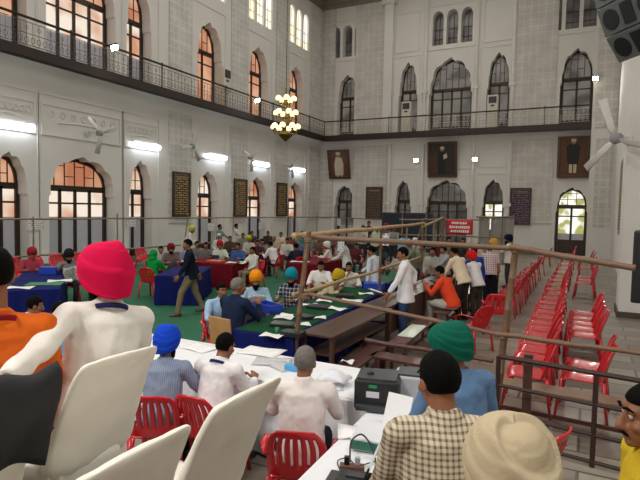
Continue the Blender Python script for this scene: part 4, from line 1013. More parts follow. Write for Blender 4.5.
def turban(parent, H, Rh, m, k=1.0, crown=None, q=1, seed=0, chev=.3, N=6, tall=1.0):
    t = MB(); nu, nv = (72, 44) if q == 2 else ((48, 28) if q == 1 else (28, 16))
    vs = []
    cd = V(crown).normalized() if crown else None
    for j in range(nv+1):
        for i in range(nu):
            a = 2*PI*i/nu; tt = j/nv; ph = tt*PI/2
            zr = .045*max(0, math.cos(a))**.7 + .005 - .075*max(0, -math.cos(a))**1.3 - .022*abs(math.sin(a))
            r = .137*max(0, math.cos(ph))**.56*(.80+.20*min(1, tt*3.2)); zt = .205*tall
            z = zr+(zt-zr)*math.sin(ph)**1.05
            side = 1 if math.sin(a) >= 0 else -1
            phs = (tt - chev*(.5+.5*math.cos(a))**1.6 + .03*side)*N
            st = (phs-math.floor(phs)); st = st if st < .86 else (1-st)*6.1
            amp = (.052 if N > 4 else .06)*(1-tt**3)*(1 if q else .6)
            rr = r*(1+amp*(st-.5)) * (1+.012*noise.noise(V((math.sin(a)*3, math.cos(a)*3+seed, tt*4))))
            p = V((math.sin(a)*rr*.98, math.cos(a)*rr*1.14-.012-.03*tt, z))
            if cd:
                c = (p-V((0, -.01, .06))).normalized().dot(cd); e = .80
                if c > e: p = V((0, -.01, .06))+(p-V((0, -.01, .06)))*(1-.10*min(1, (c-e)/.02))
                elif c > e-.16: p = V((0, -.01, .06))+(p-V((0, -.01, .06)))*(1+.035*(1-abs(c-(e-.04))/.11 if abs(c-(e-.04)) < .11 else 0))
            vs.append(H + Rh @ (p*k))
    fs = [(j*nu+i, j*nu+(i+1) % nu, (j+1)*nu+(i+1) % nu, (j+1)*nu+i) for j in range(nv) for i in range(nu)]
    fs.append(tuple(range(nv*nu, (nv+1)*nu))); fs.append(tuple(reversed(range(nu))))
    t._add(vs, fs); return t.build('turban', m, parent, smooth=True)
PEOPLE = {}
def person(key, px, py, zt, face, label, pose='sit', top='d8d8d8', low='2a2a30', q=1, lean=.12, twist=0, bend=0, arms=('table', 'table'), head=(0, 0), hair='b', tur=None, tk=1.0, beard=None, sleeve=1.0, hem=.12, z0=0, skin='m', stride=0, chair=None, lanyard=None, over=None, cap=None, hood=None, crown=None, pos=None, group=None, beltz=None, tall=1.0, collar=True, scale=None, legs=True, tchev=.3, neck=.018, tN=6):
    face += math.degrees(YAW + math.atan((320-px)/F_PX))       # turn measured from the line of sight: 0 = back view, 90 = profile to the left
    vx = VOX[q]; sit = pose == 'sit'
    Rb = Matrix.Rotation(-lean, 3, 'X') @ Matrix.Rotation(bend, 3, 'Y') @ Matrix.Rotation(twist, 3, 'Z')
    pel = V((0, 0, .545 if sit else .95))
    nb = pel + Rb @ V((0, -.01, .505)); ch = pel + Rb @ V((0, .005, .30)); wa = pel + Rb @ V((0, 0, .14))
    Rh = Matrix.Rotation(twist+head[0], 3, 'Z') @ Matrix.Rotation(-(lean*.45+head[1]), 3, 'X')
    H = nb + (Rb @ V((0, .012, .06-neck))) + Rh @ V((0, .02, .10))
    topz = H + Rh @ (V((0, -.03, .205*tk*tall)) if tur else V((0, -.01, .128)))
    sc = scale or (zt-z0)/topz.z
    if pos is None:
        P = on_z(px, py, zt); Rz = Matrix.Rotation(math.radians(face), 3, 'Z'); off = Rz @ (topz*sc); pos = (P.x-off.x, P.y-off.y)
    root = thing('person', label, 'person', (pos[0], pos[1], z0), math.radians(face), group); root.scale = (sc,)*3
    PEOPLE[key] = root
    # ---- joints
    sh = {}; el = {}; wr = {}
    for s, a in ((-1, arms[0]), (1, arms[1])):
        S = nb + Rb @ V((s*.185, 0, -.06)); sh[s] = S; pole = V((s*.55, -.35, -.8))
        if isinstance(a, str):
            T = {'table': V((s*.17, .44, .81)), 'write': V((s*.05, .42, .80)), 'lap': V((s*.12, .30, .62)), 'read': V((s*.2, .40, .98)), 'chin': V((s*.05, .26, 1.0)),
                 'down': V((s*.26, .05, .78)), 'hip': V((s*.20, -.12, 1.02)), 'fwd': V((s*.16, .46, 1.06)), 'desk': V((s*.2, .48, .86)), 'swing': V((s*.26, .30, .86)), 'swingb': V((s*.27, -.22, .82)), 'cross': V((-s*.12, .24, 1.12)), 'up': V((s*.1, .3, 1.25))}[a]
            if a == 'hip': pole = V((s*1, -.5, -.1))
        else: T = V(a)
        el[s], wr[s] = ik(S, T, pole, .285, .255)
    hp = {}; kn = {}; an = {}
    for s in (-1, 1):
        hp[s] = pel+V((s*.09, 0, -.03))
        if sit: kn[s] = V((s*.13, .43, .50)); an[s] = V((s*.12, .42-.06*(s > 0), .09))
        else:
            f = stride*s; kn[s] = V((s*.1, .05+f*.6, .50)); an[s] = V((s*.11, f, .09+(.06 if f < -.1 else 0)))
    # ---- one continuous body
    b = MB()
    up = Rb @ V((1, 0, 0))
    b.tube([pel+V((0, 0, -.09)), pel, wa, ch, nb-Rb @ V((0, 0, .08)), nb], [(.11, .08), (.15, .10), (.13, .088), (.145, .096), (.13, .07), (.055, .053)], 14, side=up)
    b.tube([sh[-1], nb-Rb @ V((0, 0, .045)), sh[1]], [.04, .048, .04], 10)
    b.tube([nb-Rb @ V((0, 0, .05)), nb+Rb @ V((0, .01, .03)), H+Rh @ V((0, -.01, -.03))], [.066, .054, .055], 12)
    for s in (-1, 1):
        b.ell(sh[s], (.04, .04, .04))
        b.tube([sh[s], sh[s].lerp(el[s], .5), el[s], el[s].lerp(wr[s], .35), wr[s]], [.038, .038, .034, .034, .026] if sleeve >= 1 else [.04, .04, .037, .038, .026], 10)
        b.tube([hp[s], hp[s].lerp(kn[s], .5), kn[s], kn[s].lerp(an[s], .4), an[s]], [.075, .066, .05, .046, .034], 10)
        b.tube([an[s]+V((0, -.06, -.045)), an[s]+V((0, .02, -.04)), an[s]+V((0, .13, -.06)), an[s]+V((0, .17, -.065))], [(.032, .035), (.038, .038), (.042, .022), (.03, .015)], 10, side=(1, 0, 0))
    def hp_(x, y, z): return H + Rh @ V((x, y, z))
    b.ell(hp_(0, -.012, .025), (.074, .094, .098), Rh, 16, 12); b.ell(hp_(0, .022, -.045), (.058, .066, .068), Rh, 14, 10); b.ell(hp_(0, .062, -.088), (.030, .026, .024), Rh)
    b.tube([hp_(0, .082, .022), hp_(0, .098, -.008), hp_(0, .108, -.030), hp_(0, .094, -.040)], [.011, .013, .017, .014], 8)
    for s in (-1, 1):
        b.ell(hp_(s*.014, .092, -.032), (.011, .011, .009), Rh, 8, 6); b.ell(hp_(s*.045, .052, -.020), (.026, .028, .022), Rh, 10, 7)
        b.ell(hp_(s*.032, .074, .036), (.028, .014, .010), Rh, 10, 7)
        b.ell(hp_(s*.078, -.012, -.005), (.011, .022, .032), Rh @ Matrix.Rotation(s*-.3, 3, 'Z'), 10, 8)
    b.ell(hp_(0, .083, -.058), (.025, .012, .007), Rh, 10, 6); b.ell(hp_(0, .081, -.068), (.022, .012, .008), Rh, 10, 6)
    hands = MB()
    for s in (-1, 1):
        d = (wr[s]-el[s]).normalized(); n = V((-s*.6, .1, -.8)) if abs(d.z) < .8 else V((-s, .1, 0))
        add_hand(hands, wr[s], d, n, s, .55)
    body = b.build('body', SKIN[skin], root, rem=vx*(.75 if q == 2 else .8), smth=2)
    HANDS.append((body, hands))
    if q >= 1:
        for s in (-1, 1):
            c = hp_(s*.031, .075, .014); e = MB(); e.ell(c, (.0095, .0095, .0095), Rh @ Matrix.Rotation(-PI/2, 3, 'X'), 12, 10)
            for f in e.bm.faces:
                if (f.calc_center_median()-c).normalized().dot(Rh @ V((0, 1, 0))) > .82: f.material_index = 1
            e.build('eye', [eye_w, eye_k], root, smooth=True)
            e = MB(); e.tube([hp_(s*.012, .093, .042), hp_(s*.034, .091, .049), hp_(s*.056, .074, .040)], [(.005, .005), (.006, .006), (.003, .003)], 6); e.build('eyebrow', HAIR.get(hair if hair in HAIR else 'b', hair_b), root, smooth=True)
    # ---- clothes
    tm = top if not isinstance(top, str) else fab(top); lm = low if not isinstance(low, str) else fab(low)
    dsp = None if q == 0 else ((.12, .024) if q == 1 else (.17, .036))
    g = MB(); e = .018 if q else .022
    hz = pel+V((0, .0, 0)) - (Rb @ V((0, 0, hem)) if not sit else V((0, 0, min(hem, .06))))
    g.tube([hz, pel+V((0, 0, .02)), wa, ch, nb-Rb @ V((0, 0, .075)), nb+Rb @ V((0, 0, .012))], [(.188+e, .143+e), (.17+e, .122+e), (.156+e, .115+e), (.166+e, .118+e), (.155+e, .092+e), (.066, .062)], 16, side=up)
    g.tube([sh[-1], nb-Rb @ V((0, 0, .04)), sh[1]], [.066, .07, .066], 12)
    for s in (-1, 1): g.ell(sh[s], (.071, .071, .071))
    if collar: g.tube([nb-Rb @ V((0, 0, .02)), nb+Rb @ V((0, .004, .02)), nb+Rb @ V((0, .006, .042))], [.08, .072, .066], 14)
    if hem > .2 and not sit: g.tube([pel, hz, hz-V((0, 0, hem*.9))], [(.19, .145), (.2, .16), (.215, .18)], 16, side=(1, 0, 0))
    if hem > .2 and sit: g.tube([pel+V((0, .02, 0)), V((0, .25, .5)), V((0, .44, .49))], [(.2, .12), (.22, .1), (.21, .08)], 14, side=(1, 0, 0))
    for s in (-1, 1):
        if sleeve >= 1: g.tube([sh[s], sh[s].lerp(el[s], .5), el[s], el[s].lerp(wr[s], .5), wr[s].lerp(el[s], .06)], [.068, .063, .056, .05, .042], 10)
        else: g.tube([sh[s], sh[s].lerp(el[s], .4), sh[s].lerp(el[s], .82)], [.068, .066, .064], 10)
    shirt = g.build('shawl' if hood else ('jacket' if over == 'jacket' else 'shirt'), tm, root, rem=vx, smth=3, disp=dsp)
    if legs:
        g = MB(); g.tube([pel+V((0, 0, -.11)), pel+V((0, 0, -.02)), pel+Rb @ V((0, 0, .08))], [(.14, .10), (.178, .128), (.158, .115)], 14, side=(1, 0, 0))
        for s in (-1, 1): g.tube([hp[s], hp[s].lerp(kn[s], .5), kn[s], kn[s].lerp(an[s], .5), an[s]+V((0, 0, -.02))], [.102, .09, .074, .066, .06], 12)
        g.build('trousers', lm, root, rem=vx, smth=2, disp=dsp)
        for s in (-1, 1):
            g = MB(); a = an[s]; g.tube([a+V((0, -.085, -.06)), a+V((0, -.05, -.045)), a+V((0, .03, -.04)), a+V((0, .13, -.058)), a+V((0, .19, -.07))], [(.03, .028), (.045, .046), (.048, .05), (.052, .032), (.035, .018)], 10, side=(1, 0, 0)); g.build('shoe', shoe_m if key not in ('navy',) else shoe_b, root, smooth=True)
    # ---- head cover / hair
    if beard:
        g = MB(); g.ell(hp_(0, .048, -.082), (.062, .056, .05), Rh, 14, 10); g.ell(hp_(0, .062, -.115), (.045, .040, .045), Rh, 12, 8)
        for s in (-1, 1): g.ell(hp_(s*.058, .018, -.052), (.018, .034, .052), Rh, 10, 8); g.tube([hp_(0, .100, -.047), hp_(s*.03, .092, -.054), hp_(s*.05, .07, -.07)], [.010, .011, .007], 8)
        g.build('beard', HAIR[beard], root, rem=max(.009, vx*.8), smth=2, disp=(.03, .012))
    elif q and hair == 'b' and not tur: 
        g = MB()
        for s in (-1, 1): g.tube([hp_(0, .100, -.046), hp_(s*.02, .096, -.050), hp_(s*.034, .086, -.056)], [.006, .007, .003], 6)
        g.build('moustache', hair_b, root, smooth=True)
    if tur: turban(root, H, Rh, tur if not isinstance(tur, str) else fab(tur), tk, crown, q, len(key), tall=tall, chev=tchev, N=tN)
    if tur and not beard and q:
        g = MB(); g.ell(hp_(0, -.055, -.05), (.06, .045, .04), Rh, 12, 8); g.build('hair', hair_b, root, smooth=True)
    if hood:
        g = MB(); g.ell(hp_(0, -.02, .02), (.10, .115, .13), Rh, 18, 14); g.tube([hp_(0, -.03, -.06), nb], [.1, .12], 14); g.build('hood', tm, root, rem=vx*.7, smth=2)
    elif not tur:
        n, mm = 30, 22; g = MB(); g.ell(hp_(0, -.014, .03), (.083, .103, .104), Rh, n, mm); Ri = Rh.transposed()
        for v in g.bm.verts:
            l = Ri @ (v.co-H)
            fr = min(1, max(0, (l.y-.015)/.03)) * min(1, max(0, (.075-l.z)/.02)); lo = min(1, max(0, (-.035-l.z)/.03)); sd = min(1, max(0, (l.y+.03)/.03))*min(1, max(0, (.0-l.z)/.02))
            f = max(fr, lo, sd); f = 1-.2*f + .03*noise.noise(l*45)*(1-f)
            v.co = H+Rh @ (V((0, -.014, .03))+(l-V((0, -.014, .03)))*f)
        g.build('hair', HAIR.get(hair, hair_b), root, smooth=True)
        if cap:
            g = MB(); g.lathe(hp_(0, -.015, .05), [(.088, 0), (.094, .03), (.085, .075), (.05, .1), (.005, .105)], 20, Rh); g.build('cap', fab(cap), root, smooth=True)
    if lanyard:
        g = MB(); pts = [nb+Rb @ V((.086*math.sin(a), -.012-.082*math.cos(a) if math.cos(a) > 0 else -.012-.09*math.cos(a), .012-.05*(1-math.cos(a))/2)) for a in [2*PI*k/24 for k in range(25)]]
        g.tube(pts, [(.013, .004)]*25, 6, side=Rb @ V((0, 0, 1)))
        f = nb+Rb @ V((0, .075, -.04)); g.tube([f+Rb @ V((-.05, -.01, .0)), f+Rb @ V((0, .065, -.26)), f+Rb @ V((.05, -.01, 0))], [(.009, .003)]*3, 6); g.build('lanyard', fab(lanyard), root, smooth=True)
    if chair: place_chair(pos[0]-.02*math.sin(0), pos[1], face, chair)
    return root
HANDS = []
def merge_hands():
    for body, hb in HANDS:
        me = body.data; bm = hb.bm; bmesh.ops.recalc_face_normals(bm, faces=bm.faces)
        b2 = bmesh.new(); b2.from_mesh(me); tmp = bpy.data.meshes.new('t'); bm.to_mesh(tmp); bm.free(); b2.from_mesh(tmp); b2.to_mesh(me); b2.free(); bpy.data.meshes.remove(tmp)
        for p in me.polygons: p.use_smooth = True

plaid_bw = plaid_mat('checked_cream_brown', 'cfc2a8', '6a5a4c', .023, .023, .42)
plaid_dk = plaid_mat('checked_navy_white', '1a1f30', 'b8bcc8', .075, .075, .22)
plaid_rd = plaid_mat('checked_pale_maroon', 'cfc4c4', '6a3a44', .06, .06, .3)
strip_bl = plaid_mat('striped_blue_grey', '8e9db4', '7886a2', .018, 0, .5)

# ---- foreground, seated on the dais
person('pink', 104, 235, 2.285, 20, 'person in a bright pink turban and white shirt, arm round the neighbour in orange', 'sit', 'e9e6df', '22242c', 2, .06, tur=fab('d01048'), tk=1.07, z0=.85, arms=((-.54, -.45, .82), 'lap'), head=(.25, .12), crown=(.79, -.37, .5), lanyard='232a58', scale=1.03, pos=(-2.255, 1.855), bend=.19, beard='b', neck=.05, tN=3)
person('orange', -8, 246, 2.258, 2, 'person with black hair in an orange top at the left edge', 'sit', 'd9651f', '15161a', 2, .05, z0=.85, arms=('lap', 'lap'), head=(.2, 0), hair='b', lanyard='8a1c24', neck=-.025)
# ---- clerks at the long front table
person('blue', 168, 324, 1.36, -15, 'clerk in a royal blue turban and blue grey shirt at the front table', 'sit', strip_bl, '1c1e26', 2, .22, tur=fab('1747c8'), arms=('write', (.28, .40, .82)), head=(-.25, .1), chair='red plastic chair under the clerk in the royal blue turban', beard='b')
person('white2', 228, 333, 1.28, -35, 'black haired clerk in a white shirt with a blue lanyard at the front table', 'sit', 'e6e3e6', '22242c', 2, .25, arms=('write', 'table'), head=(-.1, .25), lanyard='26306a', chair='red plastic chair under the clerk with the blue lanyard')
person('grey', 306, 346, 1.36, -8, 'grey haired clerk in a pale pinkish shirt seated at the front table', 'sit', 'e4dcd8', '22242c', 2, .14, arms=('table', 'table'), head=(-.15, .1), hair='g', chair='red plastic chair with upright slots under the grey haired clerk')
# ---- standing at the right front
person('checker', 437, 351, 1.83, 15, 'person with black hair in a cream and brown checked shirt beside the printers', 'stand', plaid_bw, '23252c', 2, .12, arms=('swing', 'swing'), head=(.25, .2), pos=None)
person('green', 449, 321, 1.82, 42, 'person in a dark green turban and blue shirt behind the checked shirt', 'stand', '5f7fa6', '23252c', 2, .10, tur=fab('0d5a4a'), tk=.9, tall=.85, arms=('swing', 'down'), head=(.3, .2), beard='b', tchev=.45)
person('beige', 513, 417, 1.855, 12, 'person in a large beige turban lowest in the picture, seen from behind', 'stand', 'cfc8b8', '23252c', 2, .05, tur=fab('b8a98c'), tk=1.08, arms=('down', 'down'), crown=(.3, -.55, .75), beard='b')
person('yellowface', 651, 384, 1.80, 108, 'moustached person in a yellow shirt peering in at the right edge', 'stand', 'c9a92a', '23252c', 2, .05, arms=('swing', 'down'), head=(.1, .05), lanyard='16171b')
# ---- round the middle counting table
person('navyback', 249, 286, 1.29, -40, 'grey haired person in a navy jacket seen from behind, hand raised at the counting table', 'sit', '1c2740', '1c1e26', 1, .2, arms=('table', (.16, .40, .92)), head=(-.55, 0), hair='g', over='jacket', pos=(-4.62, 6.22), scale=1.09)
person('lightblue', 222, 283, 1.28, 195, 'person in a pale blue shirt sitting left of the navy jacket', 'sit', '9db8d6', '2a2a30', 1, .1, arms=('lap', 'table'), head=(.2, 0), chair='red plastic chair under the person in the pale blue shirt')
person('orangetur', 256, 270, 1.36, 185, 'bearded person in an orange turban and light blue shirt at the counting table', 'sit', '9ab8cc', '2a2a30', 1, .2, tur=fab('e08a12'), arms=('table', 'table'), beard='b', head=(0, .1), chair='red plastic chair under the person in the orange turban')
person('teal', 291, 268, 1.36, 158, 'bearded person in a teal turban and dark checked shirt at the counting table', 'sit', plaid_dk, '2a2a30', 1, .15, tur=fab('0f7f92'), arms=('table', 'table'), beard='b', head=(.1, .25), chair='red plastic chair under the person in the teal turban')
person('white320', 321, 261, 1.28, 172, 'person in a white shirt facing us just right of the tall bamboo post', 'sit', 'e2e0dc', '2a2a30', 1, .2, arms=('table', 'table'), head=(.2, .2), chair='red plastic chair under the person in white right of the tall bamboo post')
person('yellow337', 337, 279, 1.2, 262, 'stooping person with a yellow head cloth and beige kurta by the desk', 'sit', 'bfae8c', 'bfae8c', 1, .72, tur=fab('b89a22'), tk=.95, arms=('table', 'table'), hem=.3, pos=(-4.98, 9.75), scale=1.0)
person('white349', 349, 262, 1.28, 182, 'person in a white shirt facing us behind the yellow head cloth', 'sit', 'd9d6d0', '2a2a30', 1, .12, arms=('table', 'chin'), chair='red plastic chair under the person in white behind the yellow head cloth')
person('standwhite', 402, 247, 1.80, 84, 'standing person in a loose white shirt and blue jeans, hand on hip, before the desk', 'stand', 'e4e6ea', '33486c', 1, .06, arms=('swing', 'hip'), head=(.25, .15), hem=.2, pos=None)
person('kurta', 370, 246, 1.66, 60, 'person in a pale blue white kurta standing behind the near table group', 'stand', 'c9d2de', '3a3c40', 1, .08, arms=('down', 'fwd'), head=(.3, .3), hem=.3)
# ---- leaning over the desks on the right
person('orangeshirt', 443, 260, 1.32, 62, 'person in an orange red shirt sitting on the bench and leaning over the desk', 'sit', 'dd4a2c', 'b8b4ac', 1, .45, arms=('desk', 'desk'), head=(.1, .2), pos=(-2.45, 10.9))
person('cream', 458, 252, 1.55, 50, 'person in a cream shirt leaning beside the orange red shirt', 'stand', 'd8cbb0', '2f2b28', 1, .45, arms=('desk', 'desk'), head=(.1, .1), pos=(-2.5, 12.1), scale=1.0)
person('redtur', 471, 250, 1.58, 45, 'person in a red turban and white shirt bent over the desk', 'stand', 'dcdedf', '3a342f', 1, .35, tur=fab('c42020'), arms=('desk', 'desk'), head=(.1, .1))
person('bluevest', 478, 248, 1.6, 40, 'person in a bright blue vest beside the red turban', 'stand', '2646a0', '23252c', 1, .28, arms=('desk', 'down'), sleeve=1, pos=(-2.4, 13.3))
person('check490', 490, 244, 1.62, 10, 'person in a pale maroon checked shirt with dark trousers, back to us', 'stand', plaid_rd, '1c1e2a', 1, .22, arms=('fwd', 'down'), sleeve=.8)
person('yellowtur', 494, 238, 1.76, 35, 'person in a yellow turban behind the maroon checked shirt', 'stand', 'b8ac98', '23252c', 1, .1, tur=fab('b8923a'), arms=('down', 'fwd'))
person('darktur', 509, 234, 1.78, 88, 'person in a navy turban and white shirt standing right of the crowd', 'stand', 'e0ddd6', '3a3c40', 1, .05, tur=fab('161a30'), arms=('fwd', 'down'), beard='b')
G2 = None
person('greya', 428, 244, 1.45, 150, 'person in a grey shirt seated beyond the desk, left of the orange red shirt', 'sit', '9a948a', '3a3c40', 1, .2, arms=('table', 'table'), pos=(-4.45, 13.75), chair='red plastic chair under the grey shirted person beyond the desk')
person('greyb', 437, 236, 1.6, 180, 'person in a white cap and grey clothes standing beyond the desk', 'stand', 'a8a49a', '4a4640', 1, .15, cap='d8d4cc', arms=('fwd', 'fwd'), pos=(-5.0, 16.6))
person('greyc', 450, 240, 1.62, 200, 'person in dull clothes standing among the far fence posts', 'stand', '7a746a', '4a4640', 0, .1, arms=('down', 'fwd'), pos=(-4.3, 18.2))
person('greyd', 418, 246, 1.5, 110, 'person in a grey green shawl just right of the standing white shirt', 'stand', '6f7a62', '4a4640', 1, .15, arms=('fwd', 'fwd'), pos=(-4.55, 14.9), scale=.95)
# ---- left part
person('navy', 187, 239, 1.74, 92, 'walker in a navy jacket and khaki trousers striding left on the green carpet', 'stand', '141a2c', '7d7158', 1, .08, arms=('swing', 'swingb'), stride=-.28, head=(.1, .1), over='jacket', tur=None, hair='b')
person('redt30', 32, 247, 1.36, 180, 'person in a red turban and pinkish red top behind the left blue table', 'sit', '9a3a48', '2a2a30', 1, .15, tur=fab('8e1f2a'), arms=('table', 'table'), head=(0, .2), chair='red plastic chair under the person in the red turban at the far left')
person('news', 69, 249, 1.36, 186, 'newspaper reader in a black turban and grey shirt by the left blue table', 'sit', '75757a', '2a2a30', 1, .1, tur=fab('191a1e'), arms=('read', 'read'), beard='b', head=(0, .3), chair='red plastic chair under the newspaper reader')
person('m35', 37, 296, 1.28, -80, 'person in pale blue in profile, between the orange top and the pink turban', 'sit', 'c8d2e2', '2a2a30', 2, .22, arms=('lap', 'lap'), head=(-.1, .15), chair='red plastic chair under the profile sitter at the left')
person('m60', 60, 302, 1.27, -20, 'dark haired person half hidden between the profile sitter and the pink turban', 'sit', '7fa8d0', '2a2a30', 1, .3, arms=('lap', 'lap'), head=(.1, .35), chair='red plastic chair under the half hidden dark haired person')
person('hood', 154, 250, 1.28, -35, 'person wrapped in a bright green hood and shawl on a red chair', 'sit', '0f8a3c', '9a8a78', 1, .12, hood=True, arms=('table', 'table'), chair='red plastic chair under the person in the green hood')
person('redt172', 171, 243, 1.36, 190, 'person in a dark red turban seated behind the dark jacketed walker', 'sit', '6a5a58', '2a2a30', 1, .15, tur=fab('6e1c24'), arms=('table', 'table'), beard='b', chair='red plastic chair under the person in the dark red turban')
person('yelstand', 178, 227, 1.62, 265, 'person in a yellow turban and white shirt bending by the left fence', 'stand', 'd2d2cc', '5a5a58', 0, .4, tur=fab('b8b04a'), arms=('fwd', 'fwd'), pos=(-14.6, 16.6), scale=.98)
person('s205', 210, 223, 1.72, 250, 'person in a grey teal shirt standing by the left wall under the first board', 'stand', '6d8484', '3a3c40', 0, .05, arms=('fwd', 'down'), pos=(-14.8, 19.0))
person('s230', 231, 221, 1.72, 262, 'person in a white shirt standing by the left wall under the middle board', 'stand', 'd4d2cc', '3a3c40', 0, .05, arms=('down', 'fwd'), pos=(-15.0, 20.5))
far = [
 ('g190', 187, 243, 1.28, 200, 'grey shirted sitter just right of the dark jacketed walker', '8a93a4', None, 'b', 'grey shirt'),
 ('g197', 197, 241, 1.28, 190, 'brownish grey shirted sitter under the grey teal standing person', '77736c', None, 'b', ''),
 ('g207', 206, 242, 1.28, 180, 'dark haired sitter left of the red turban and pale shirt', '6f6a66', None, 'b', ''),
 ('rt220', 220, 240, 1.36, 190, 'sitter in a red turban and pale green shirt, maroon table', 'c3cfbf', 'a02028', None, ''),
 ('wc219', 219, 234, 1.32, 185, 'sitter in a white cap behind the red turban', 'c8c8c6', None, 'w', ''),
 ('br230', 230, 236, 1.30, 180, 'dark brown shirted sitter under the middle notice board', '4f4034', None, 'b', ''),
 ('bl238', 238, 243, 1.28, 165, 'blue shirted sitter at the maroon table', '3f5f92', None, 'b', ''),
 ('yl249', 249, 235, 1.34, 180, 'person in a lime yellow turban sitting before the left wall', 'bcbab2', 'b4b424', None, ''),
 ('dk251', 252, 231, 1.32, 190, 'dark haired person behind the lime yellow turban', '3c3c40', None, 'b', ''),
 ('ma258', 258, 240, 1.28, 175, 'dark maroon shirted sitter right of the sideways sitter', '4a2a34', None, 'b', ''),
 ('tn274', 274, 236, 1.30, 160, 'tan shirted sitter left of the third notice board', 'a89478', None, 'g', ''),
 ('pk281', 281, 232, 1.33, 170, 'pale shirted sitter under the farthest notice board', 'cdbfae', None, 'b', ''),
 ('tl302', 302, 231, 1.33, 200, 'teal shirted sitter right of the farthest notice board', '5f8a86', None, 'b', ''),
 ('dk296', 293, 237, 1.31, 170, 'dark shirted sitter facing us near the farthest notice board', '584a48', None, 'b', ''),
 ('gy312', 312, 232, 1.33, 180, 'grey shirted sitter left of the tall bamboo post top', '8c8c88', None, 'b', ''),
 ('gy330', 331, 231, 1.33, 180, 'grey sitter in the far row, below the first bamboo rail', '83807a', None, 'b', ''),
]
for key, px, py, zt, face, lb, c, tu, ha, _ in far:
    person(key, px, py, zt, face, lb, 'sit', c, '33343a', 0, .12, tur=fab(tu) if tu else None, hair=ha or 'b', arms=('table', 'lap'), cap='d8d8d4' if key == 'wc219' else None, chair='red plastic chair under the '+lb)
person('side247', 247, 246, 1.28, 120, 'person in a white shirt and khaki trousers sitting sideways to the maroon table', 'sit', 'd2d2c8', '8a8068', 1, .05, arms=('lap', 'table'), head=(.2, .1), pos=(-9.2, 13.55), chair='red plastic chair under the person sitting sideways')
person('white275', 270, 241, 1.3, 50, 'person in a white shirt leaning onto the far maroon table, back to us', 'sit', 'd8dadc', '1e2026', 0, .4, arms=('table', 'table'), chair='red plastic chair under the person leaning onto the far maroon table')
person('dark298', 296, 243, 1.29, 28, 'person in a dark shirt seated with the back to us at the far maroon table', 'sit', '262a36', '1e2026', 0, .15, arms=('table', 'table'), chair='red plastic chair under the dark shirted person at the far maroon table')
person('wt327', 327, 241, 1.34, 80, 'person in a white turban and white kurta sitting behind the near fence', 'sit', 'd6d2c6', 'c8c4b8', 0, .2, tur=fab('d8d4c8'), arms=('table', 'table'), hem=.3, chair='red plastic chair under the person in the white turban')
person('s342', 343, 238, 1.66, 80, 'person in a white shirt and dark trousers standing at the far tables', 'stand', 'd4d2ce', '2f3036', 0, .2, arms=('fwd', 'fwd'))
back = [
 ('b362', 363, 225, 1.70, 180, 'dark haired person in a pale shirt standing far back, left of the dark screen', 'b0aea6', None),
 ('b368', 369, 221, 1.78, 170, 'taller dark haired person far back, left of the dark screen', '3a3448', None),
 ('b375', 377, 227, 1.70, 190, 'person in a pale green shirt far back by the screen edge', 'b8c4a4', None),
 ('b386', 386, 223, 1.76, 180, 'person in a magenta turban before the dark screen', '6a5a60', '8a1c4a'),
 ('b394', 394, 225, 1.74, 180, 'person in an orange red turban before the dark screen', '8a8a84', 'c8371f'),
 ('b405', 405, 232, 1.62, 175, 'person in a sky blue shirt before the dark screen', '8cb4d4', None),
]
for key, px, py, zt, face, lb, c, tu in back:
    Pp = on_z(px, py, zt)
    yy = {'b362': 23.5, 'b368': 25.5, 'b375': 22.6, 'b386': 25.0, 'b394': 24.0, 'b405': 20.3}[key]
    d = ray(px, py); P2_ = CAM + d*(yy/d.y)
    person(key, px, py, P2_.z, face, lb, 'stand', c, '33343a', 0, .06, tur=fab(tu) if tu else None, arms=('fwd', 'down'), pos=(P2_.x, P2_.y))
rows = [
 ('r1', 262, 239, 1.29, 190, 'grey shirted sitter left of the person leaning onto the far table', '86868a'),
 ('r2', 268, 231, 1.31, 180, 'dark shirted sitter behind the person leaning onto the far table', '40383a'),
 ('r3', 287, 238, 1.30, 170, 'white shirted sitter right of the person leaning onto the far table', 'c4c2bc'),
 ('r4', 306, 238, 1.30, 200, 'dull blue shirted sitter just left of the tall bamboo post', '5a6c84'),
 ('r5', 319, 236, 1.30, 185, 'brown shirted sitter just right of the tall bamboo post top', '6e5646'),
 ('r6', 349, 238, 1.31, 190, 'dark shirted sitter right of the far standing white shirt', '34343a'),
 ('r7', 161, 246, 1.245, 190, 'pale shirted sitter between the green hood and the dark red turban', 'a8aab0'),
 ('r8', 243, 233, 1.31, 180, 'grey green shirted sitter left of the lime yellow turban', '7c8474'),
]
for key, px, py, zt, rel, lb, c in rows:
    person(key, px, py, zt, rel, lb, 'sit', c, '33343a', 0, .14, arms=('table', 'lap'), chair='red chair under the '+lb)
more = [
 ('c1', 424, 243, 16.4, 140, 'person in a dull green shirt behind the far desks', '6f7464', None),
 ('c2', 434, 247, 15.2, 160, 'pale grey shirted person facing us, right of the yellow fence post', 'a8a69e', None),
 ('c3', 446, 246, 14.6, 120, 'person with dark hair in a light grey shirt behind the orange red shirt', '9c9c9c', None),
 ('c4', 455, 243, 16.0, 100, 'person in a tan shirt behind the cream shirted one', '8c7c68', None),
 ('c5', 481, 243, 17.0, 60, 'person in a pale peach shirt between the blue vest and yellow turban', 'c8b49c', None),
 ('c6', 412, 241, 17.6, 190, 'person in a brown shirt behind the second fence post', '6a5444', None),
 ('c7', 441, 235, 20.2, 200, 'person in a maroon shirt far back below the red banner', '5e3038', None),
 ('c8', 463, 238, 19.4, 180, 'person in a dark shirt far back right of the red banner', '3a3838', None),
 ('c9', 380, 244, 17.2, 200, 'person in a dark teal shirt far behind the pale blue kurta', '2c4448', None),
 ('c10', 356, 243, 18.6, 190, 'person in a maroon shirt far behind the near fence rails', '5c2a30', None),
]
